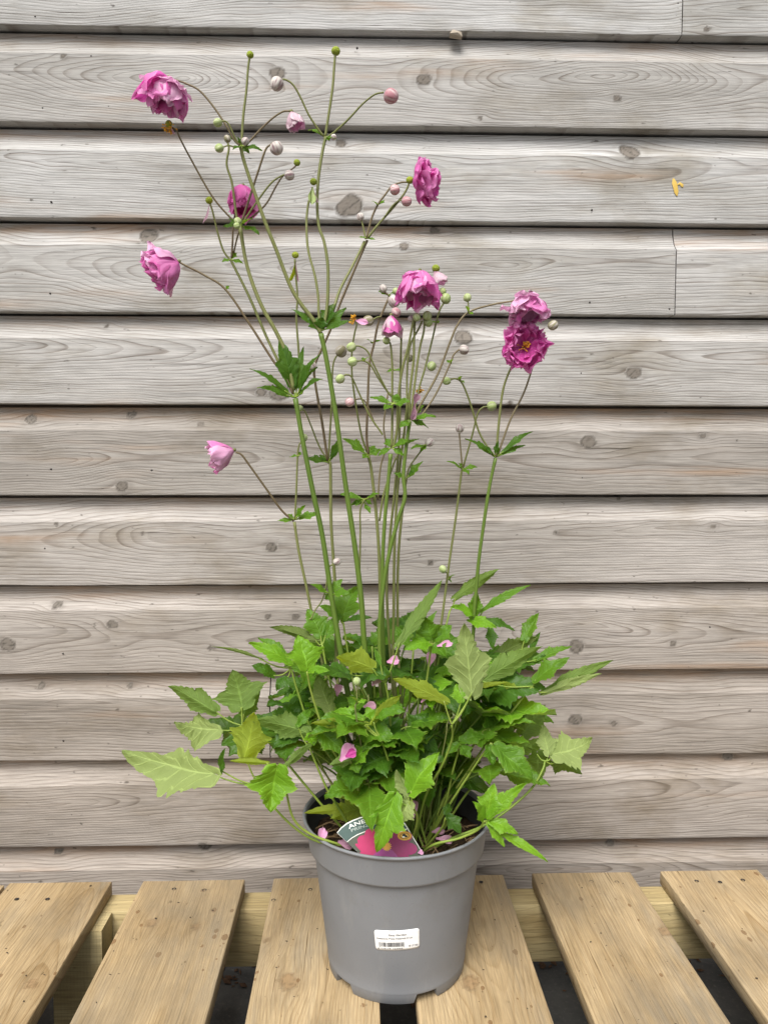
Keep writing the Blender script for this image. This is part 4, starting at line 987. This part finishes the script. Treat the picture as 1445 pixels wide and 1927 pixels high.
bract(737,842,.91, [(770,830,12),(712,858,10),(788,826,8),(726,826,12),(760,858,8)], 'mid')
bract(740,760,.90, [(696,748,11),(772,756,14),(722,772,12),(750,740,12)], 'mid')
bract(772,788,.90, [(820,784,10),(798,762,9),(806,806,8),(790,800,12),(752,806,12)], 'mid')
bract(764,900,.92, [(796,868,10),(740,890,8),(788,884,8)], 'mid')
bract(686,940,.95, [(640,930,10),(716,928,7),(660,952,9),(700,950,7)], 'mid')
bract(686,945,.955, [(662,950,7),(697,968,8)], 'mid')
bract(804,836,.92, [(772,846,9),(790,850,7)], 'mid')
bract(932,860,.94, [(874,826,12),(1002,812,10),(988,838,9),(938,830,9),(908,840,9)], 'dark')
bract(870,882,.98, [(840,868,8),(898,880,8),(882,894,8),(862,872,7)], 'mid')
bract(882,588,.90, [(876,576,5),(890,592,5)], 'mid')
bract(700,645,.945, [(716,640,5),(690,638,4)], 'mid')
bract(684,679,.89, [(694,672,4),(682,672,4)], 'mid')
bract(866,716,.935, [(866,708,5),(874,720,4)], 'mid')
bract(848,684,.90, [(840,678,4),(852,676,4)], 'mid')
bract(732,556,.94, [(712,548,6),(740,552,5)], 'mid')
bract(562,858,.945, [(545,860,6),(566,850,5)], 'mid')
bract(820,608,.91, [(828,604,4),(814,604,4)], 'mid')
bract(742,696,.91, [(728,700,6),(752,698,6)], 'mid')
bract(424,545,.915, [(432,538,5),(418,540,4)], 'mid')
bract(622,1118,.93, [(584,1100,10),(658,1116,14),(645,1090,12),(612,1128,10)], 'mid')
bract(844,1090,.963, [(856,1082,5),(850,1096,4)], 'mid')
bract(673,1322,.85, [(660,1312,8),(690,1318,7),(664,1330,7)], 'bright')
for q in LV: leaf(*q)
# inner foliage that fills the clump
rf = random.Random(21)
for k in range(70):
    a = rf.uniform(0, 6.28318); r = .165 * math.sqrt(rf.uniform(.02, 1)); hgt = rf.uniform(.092 if k < 60 else .05, .215 if k < 60 else .085) * (1 - .33 * (r / .165) ** 2)
    if k >= 60: r *= .55
    n0 = Vector((PX + .002 + r * math.cos(a) * 1.08, PY + .045 + r * math.sin(a) * .66, ZT + PH + hgt))
    if n0.y < .885: n0.y = .885 + rf.uniform(0, .03)
    if n0.y > 1.12: n0.y = 1.12
    g = empty('leaf', n0, plant); out = Vector((math.cos(a), math.sin(a), 0))
    rt = soilpt(rf.uniform(-.05, .05), rf.uniform(-.045, .05))
    mid_ = rt.lerp(n0, .55) - out * .012 + Vector((0, 0, .012))
    petiole(g, [rt, rt.lerp(mid_, .5) + Vector((0, 0, .006)), mid_, n0], .0017, .0011, rf.choice(('sp', 'sg')))
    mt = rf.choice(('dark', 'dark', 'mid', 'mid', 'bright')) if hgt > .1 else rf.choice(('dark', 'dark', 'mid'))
    sz = rf.uniform(.042, .068); b0 = math.atan2(out.y, out.x) + rf.uniform(-.5, .5)
    for da in (-1.15, 0, 1.15):
        an = b0 + da + rf.uniform(-.2, .2); dv = Vector((math.cos(an), math.sin(an) * .8, rf.uniform(-.35, .35))).normalized()
        b = n0 + dv * rf.uniform(.006, .014); t = b + dv * sz * rf.uniform(.8, 1.15) * (1.15 if da == 0 else .9)
        petiole(g, [n0, n0.lerp(b, .5), b + dv * .002], .0011, .0008, 'sp', 'petiolule')
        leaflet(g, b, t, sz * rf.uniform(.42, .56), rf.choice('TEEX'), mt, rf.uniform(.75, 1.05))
# bare leaf stalks and young shoots standing in the soil
for k in range(46):
    a = rf.uniform(0, 6.28318); r0 = rf.uniform(.0, .06); r1 = r0 + rf.uniform(.0, .05)
    p0 = Vector((PX + r0 * math.cos(a), PY + r0 * math.sin(a) * .9, SOILZ - .003)); p2 = Vector((PX + r1 * math.cos(a) * 1.2, PY + r1 * math.sin(a) * .8 + .01, SOILZ + rf.uniform(.09, .20)))
    petiole(plant, [p0, p0.lerp(p2, .5) + Vector((rf.uniform(-.01, .01), 0, .01)), p2], rf.uniform(.0012, .002), .0009, rf.choice(('sp', 'sg', 'so')), 'leaf_stalk')

# ================================================================== fallen petals
def fallen(x, y, d, ang, L, W, mat, lab, grp, dc=.6):
    _fs[0] += 1; b = P(x, y, d); dv = imgdir(math.cos(ang), math.sin(ang), 0); axis = imgdir(.1, -.4, dc); rad = (dv - axis * dv.dot(axis)).normalized(); s_ = d / FPX
    o = link('fallen_petal', petal_mesh(b, axis, rad, L * s_, W * s_, 1.35, 1.8, .6, _fs[0]), None, M[mat]); return tag(o, lab, 'petal', grp)
G1 = 'petals caught among the leaves'; t1 = 'fallen pink petal caught among the green leaves and stalks'
fallen(640,1432,.832, -.9, 42, 14, 'light', 'pale lilac curled petal resting on the leaves above the pot rim', None, 1); fallen(650,1424,.828, -.5, 24, 9, 'mag', 'small dark magenta petal curled against a pale lilac one', None, 1)
for q in ((728,1246,.90,-.3,26,9,'light'),(806,1256,.91,-1.3,36,9,'light'),(822,1216,.89,-.3,34,7,'light'),(700,1290,.87,-.9,34,10,'wilt'),(792,1322,.88,-.9,30,6,'light'),(684,1330,.865,-.2,26,9,'wilt'),(634,1310,.91,-1.4,26,8,'light'),(694,1372,.89,-1.2,28,8,'wilt'),(800,1350,.89,-.2,30,5,'wilt'),(742,1470,.90,-1.5,40,7,'wilt'),(716,1450,.90,-1.4,40,7,'light')): fallen(*q, t1, G1)
fallen(603,1590,.862,-1.35,36,9,'light','pale pink petal standing on the soil by the arching leaf stalk at the rim',None,.4)
fallen(636,1584,.845,.3,34,11,'wilt','wilted mauve petal on the soil touching the printed plant label',None,.4)
fallen(786,1605,.828,-.3,12,5,'light','tiny pink petal scrap between the printed plant label and the pot rim',None,.4)
G2 = 'petals on the potting soil'; t2 = 'fallen pink petal lying on the dark potting soil'
for q in ((820,1578,.86,.1,36,8,'wilt'),(812,1566,.88,-.2,28,7,'wilt'),(668,1485,.93,.1,34,7,'light'),(690,1490,.93,.1,30,7,'light'),(778,1540,.86,-1.4,40,7,'light')): fallen(*q, t2, G2, .4)

# ================================================================== printed plant label
tp0 = P(715, 1600, .832); tn = (imgdir(.05, -.45, 1.0)).normalized()
ptag = tag(empty('plant_label', P(720, 1622, .834)), 'printed card label with pink flower picture stuck in the soil of the pot', 'plant label')
def card(name, poly, off, mat, thick=.0, parent=None):
    V = [onplane(x, y, tp0, tn) + tn * off for x, y in poly]; n = len(V); F = [tuple(range(n))]
    if (V[1] - V[0]).cross(V[2] - V[0]).dot(tn) < 0 : F = [tuple(reversed(range(n)))]
    if thick:
        V += [v - tn * thick for v in V]; F += [tuple(n + q for q in reversed(F[0]))] + [(k, n + k, n + (k + 1) % n, (k + 1) % n) for k in range(n)]
    return link(name, mesh(name, V, F, False), parent or ptag, mat)
arc = [(634,1567),(641,1558),(652,1549),(664,1543),(677,1538),(690,1535),(704,1533),(720,1533),(736,1536),(750,1541),(762,1549)]
card('card', arc + [(796,1606),(800,1640),(704,1640),(681,1611)], 0, flat('card_white', (.80, .80, .76), .35), .0005)
lower = [(652.5,1584),(662,1576),(672,1570),(684,1565),(698,1561),(712,1560),(728,1561),(742,1562),(752,1561),(766,1559)]
inn = [(635.2,1567.3),(642.5,1559),(653,1551),(665,1545),(678,1540),(691,1537),(704,1535),(720,1535),(736,1538),(749,1543),(760,1550)]
V = []; F = []
for a, b in zip(inn, [lower[0]] + lower):
    V += [onplane(*a, tp0, tn) + tn * .0003, onplane(*b, tp0, tn) + tn * .0003]
for k in range(len(inn) - 1): F.append((2 * k, 2 * k + 1, 2 * k + 3, 2 * k + 2))
link('green_band', mesh('green_band', V, F, False), ptag, flat('label_green', (.045, .085, .075), .35))
# the photograph printed on the card
pic = card('printed_picture', [(653.2,1585),(663,1577),(674,1571),(686,1566),(700,1563),(714,1562),(730,1563),(744,1566),(756,1571),(766,1560),(795.5,1606),(799,1640),(705,1640),(682,1611.5)], .0002, flat('picture_ground', (.06, .065, .045), .35))
pr_ = flat('print_rose', (.40, .015, .10), .35); pm_ = flat('print_magenta', (.24, .008, .09), .35); pl_ = flat('print_lilac', (.28, .04, .20), .35); po_ = flat('print_orange', (.72, .36, .06), .35)
def blob(name, cx, cy, ang, L, W, off, mat):
    c, s_ = math.cos(ang), math.sin(ang); pts_ = []
    for k in range(14):
        t = 6.28318 * k / 14; u = .5 - .5 * math.cos(t); v = math.sin(t) * (.35 + .65 * u) * W + .08 * W * math.sin(7 * t); pts_.append((cx + c * L * u - s_ * v, cy + s_ * L * u + c * v))
    V = [onplane(x, y, tp0, tn) + tn * off for x, y in pts_]; o = link(name, mesh(name, V + [onplane(cx + c * L * .5, cy + s_ * L * .5, tp0, tn) + tn * off], [(k, (k + 1) % 14, 14) for k in range(14)], False), None, mat); o.parent = pic
for i, (a, L, W, mt) in enumerate(((-2.9, 46, 12, pr_), (-2.5, 40, 12, pr_), (2.75, 46, 12, pr_), (-1.15, 34, 11, pm_), (-.45, 42, 11, pm_), (.1, 46, 12, pm_), (.65, 44, 12, pm_), (1.15, 40, 12, pl_), (1.65, 36, 12, pl_), (2.2, 38, 12, pl_))):
    blob('printed_petal', 728, 1593, a, L * 1.25, W * 1.35, .0004 + .00004 * i, mt)
for i in range(14): blob('printed_stamen', 728, 1593, i * .449, 9, 1.6, .0009 + .00001 * i, po_)
blob('printed_petal', 668, 1588, .5, 50, 13, .00037, pr_); blob('printed_petal', 690, 1572, 1.3, 40, 13, .00036, pr_)
def ring(name, cx, cy, rx, ry, off, mat):
    V = [onplane(cx + rx * math.cos(6.28318 * k / 24), cy + ry * math.sin(6.28318 * k / 24), tp0, tn) + tn * off for k in range(24)]
    return link(name, mesh(name, V, [tuple(reversed(range(24)))], False), ptag, mat)
ring('badge', 761, 1573, 13.5, 8.6, .0011, flat('badge_orange', (.62, .30, .03), .4)); ring('badge_ring', 761, 1573, 8.6, 5.4, .0012, flat('badge_black', (.02, .015, .01), .4))
ring('badge_centre', 761, 1573, 7.6, 4.6, .0013, flat('badge_amber', (.75, .42, .06), .4)); ring('badge_bee', 760, 1572, 3.4, 3.0, .0014, M['ink']); ring('badge_wing', 759, 1575, 2.6, 1.5, .0015, M['paper']); ring('badge_bee', 764, 1574, 2.6, 2.0, .0014, M['ink'])
def tag_text(s_, size, x, y, slope, wpx, mat, curve):
    me = text_mesh(s_, 1.0, .012); wd = max(v.co.x for v in me.vertices)
    for v in me.vertices:
        u = v.co.x / wd * wpx; h = v.co.y * size; a = slope + curve * u
        bx = x + u; by = y - slope * u + curve * u * u * .5
        v.co = onplane(bx - h * (slope - curve * u) * .9, by - h, tp0, tn) + tn * .0006
    me.materials.clear(); me.materials.append(mat); me.update()
    o = bpy.data.objects.new('lettering', me); C.objects.link(o); o.parent = ptag; o.matrix_parent_inverse = Matrix.Translation(-wloc(ptag))
tag_text('ANEMONE', 10, 657, 1560, .50, 76, M['paper'], .0072)
tag_text('PRINZ HEINRICH', 7, 661, 1566, .44, 92, flat('label_grey_text', (.35, .40, .38), .4), .0060)
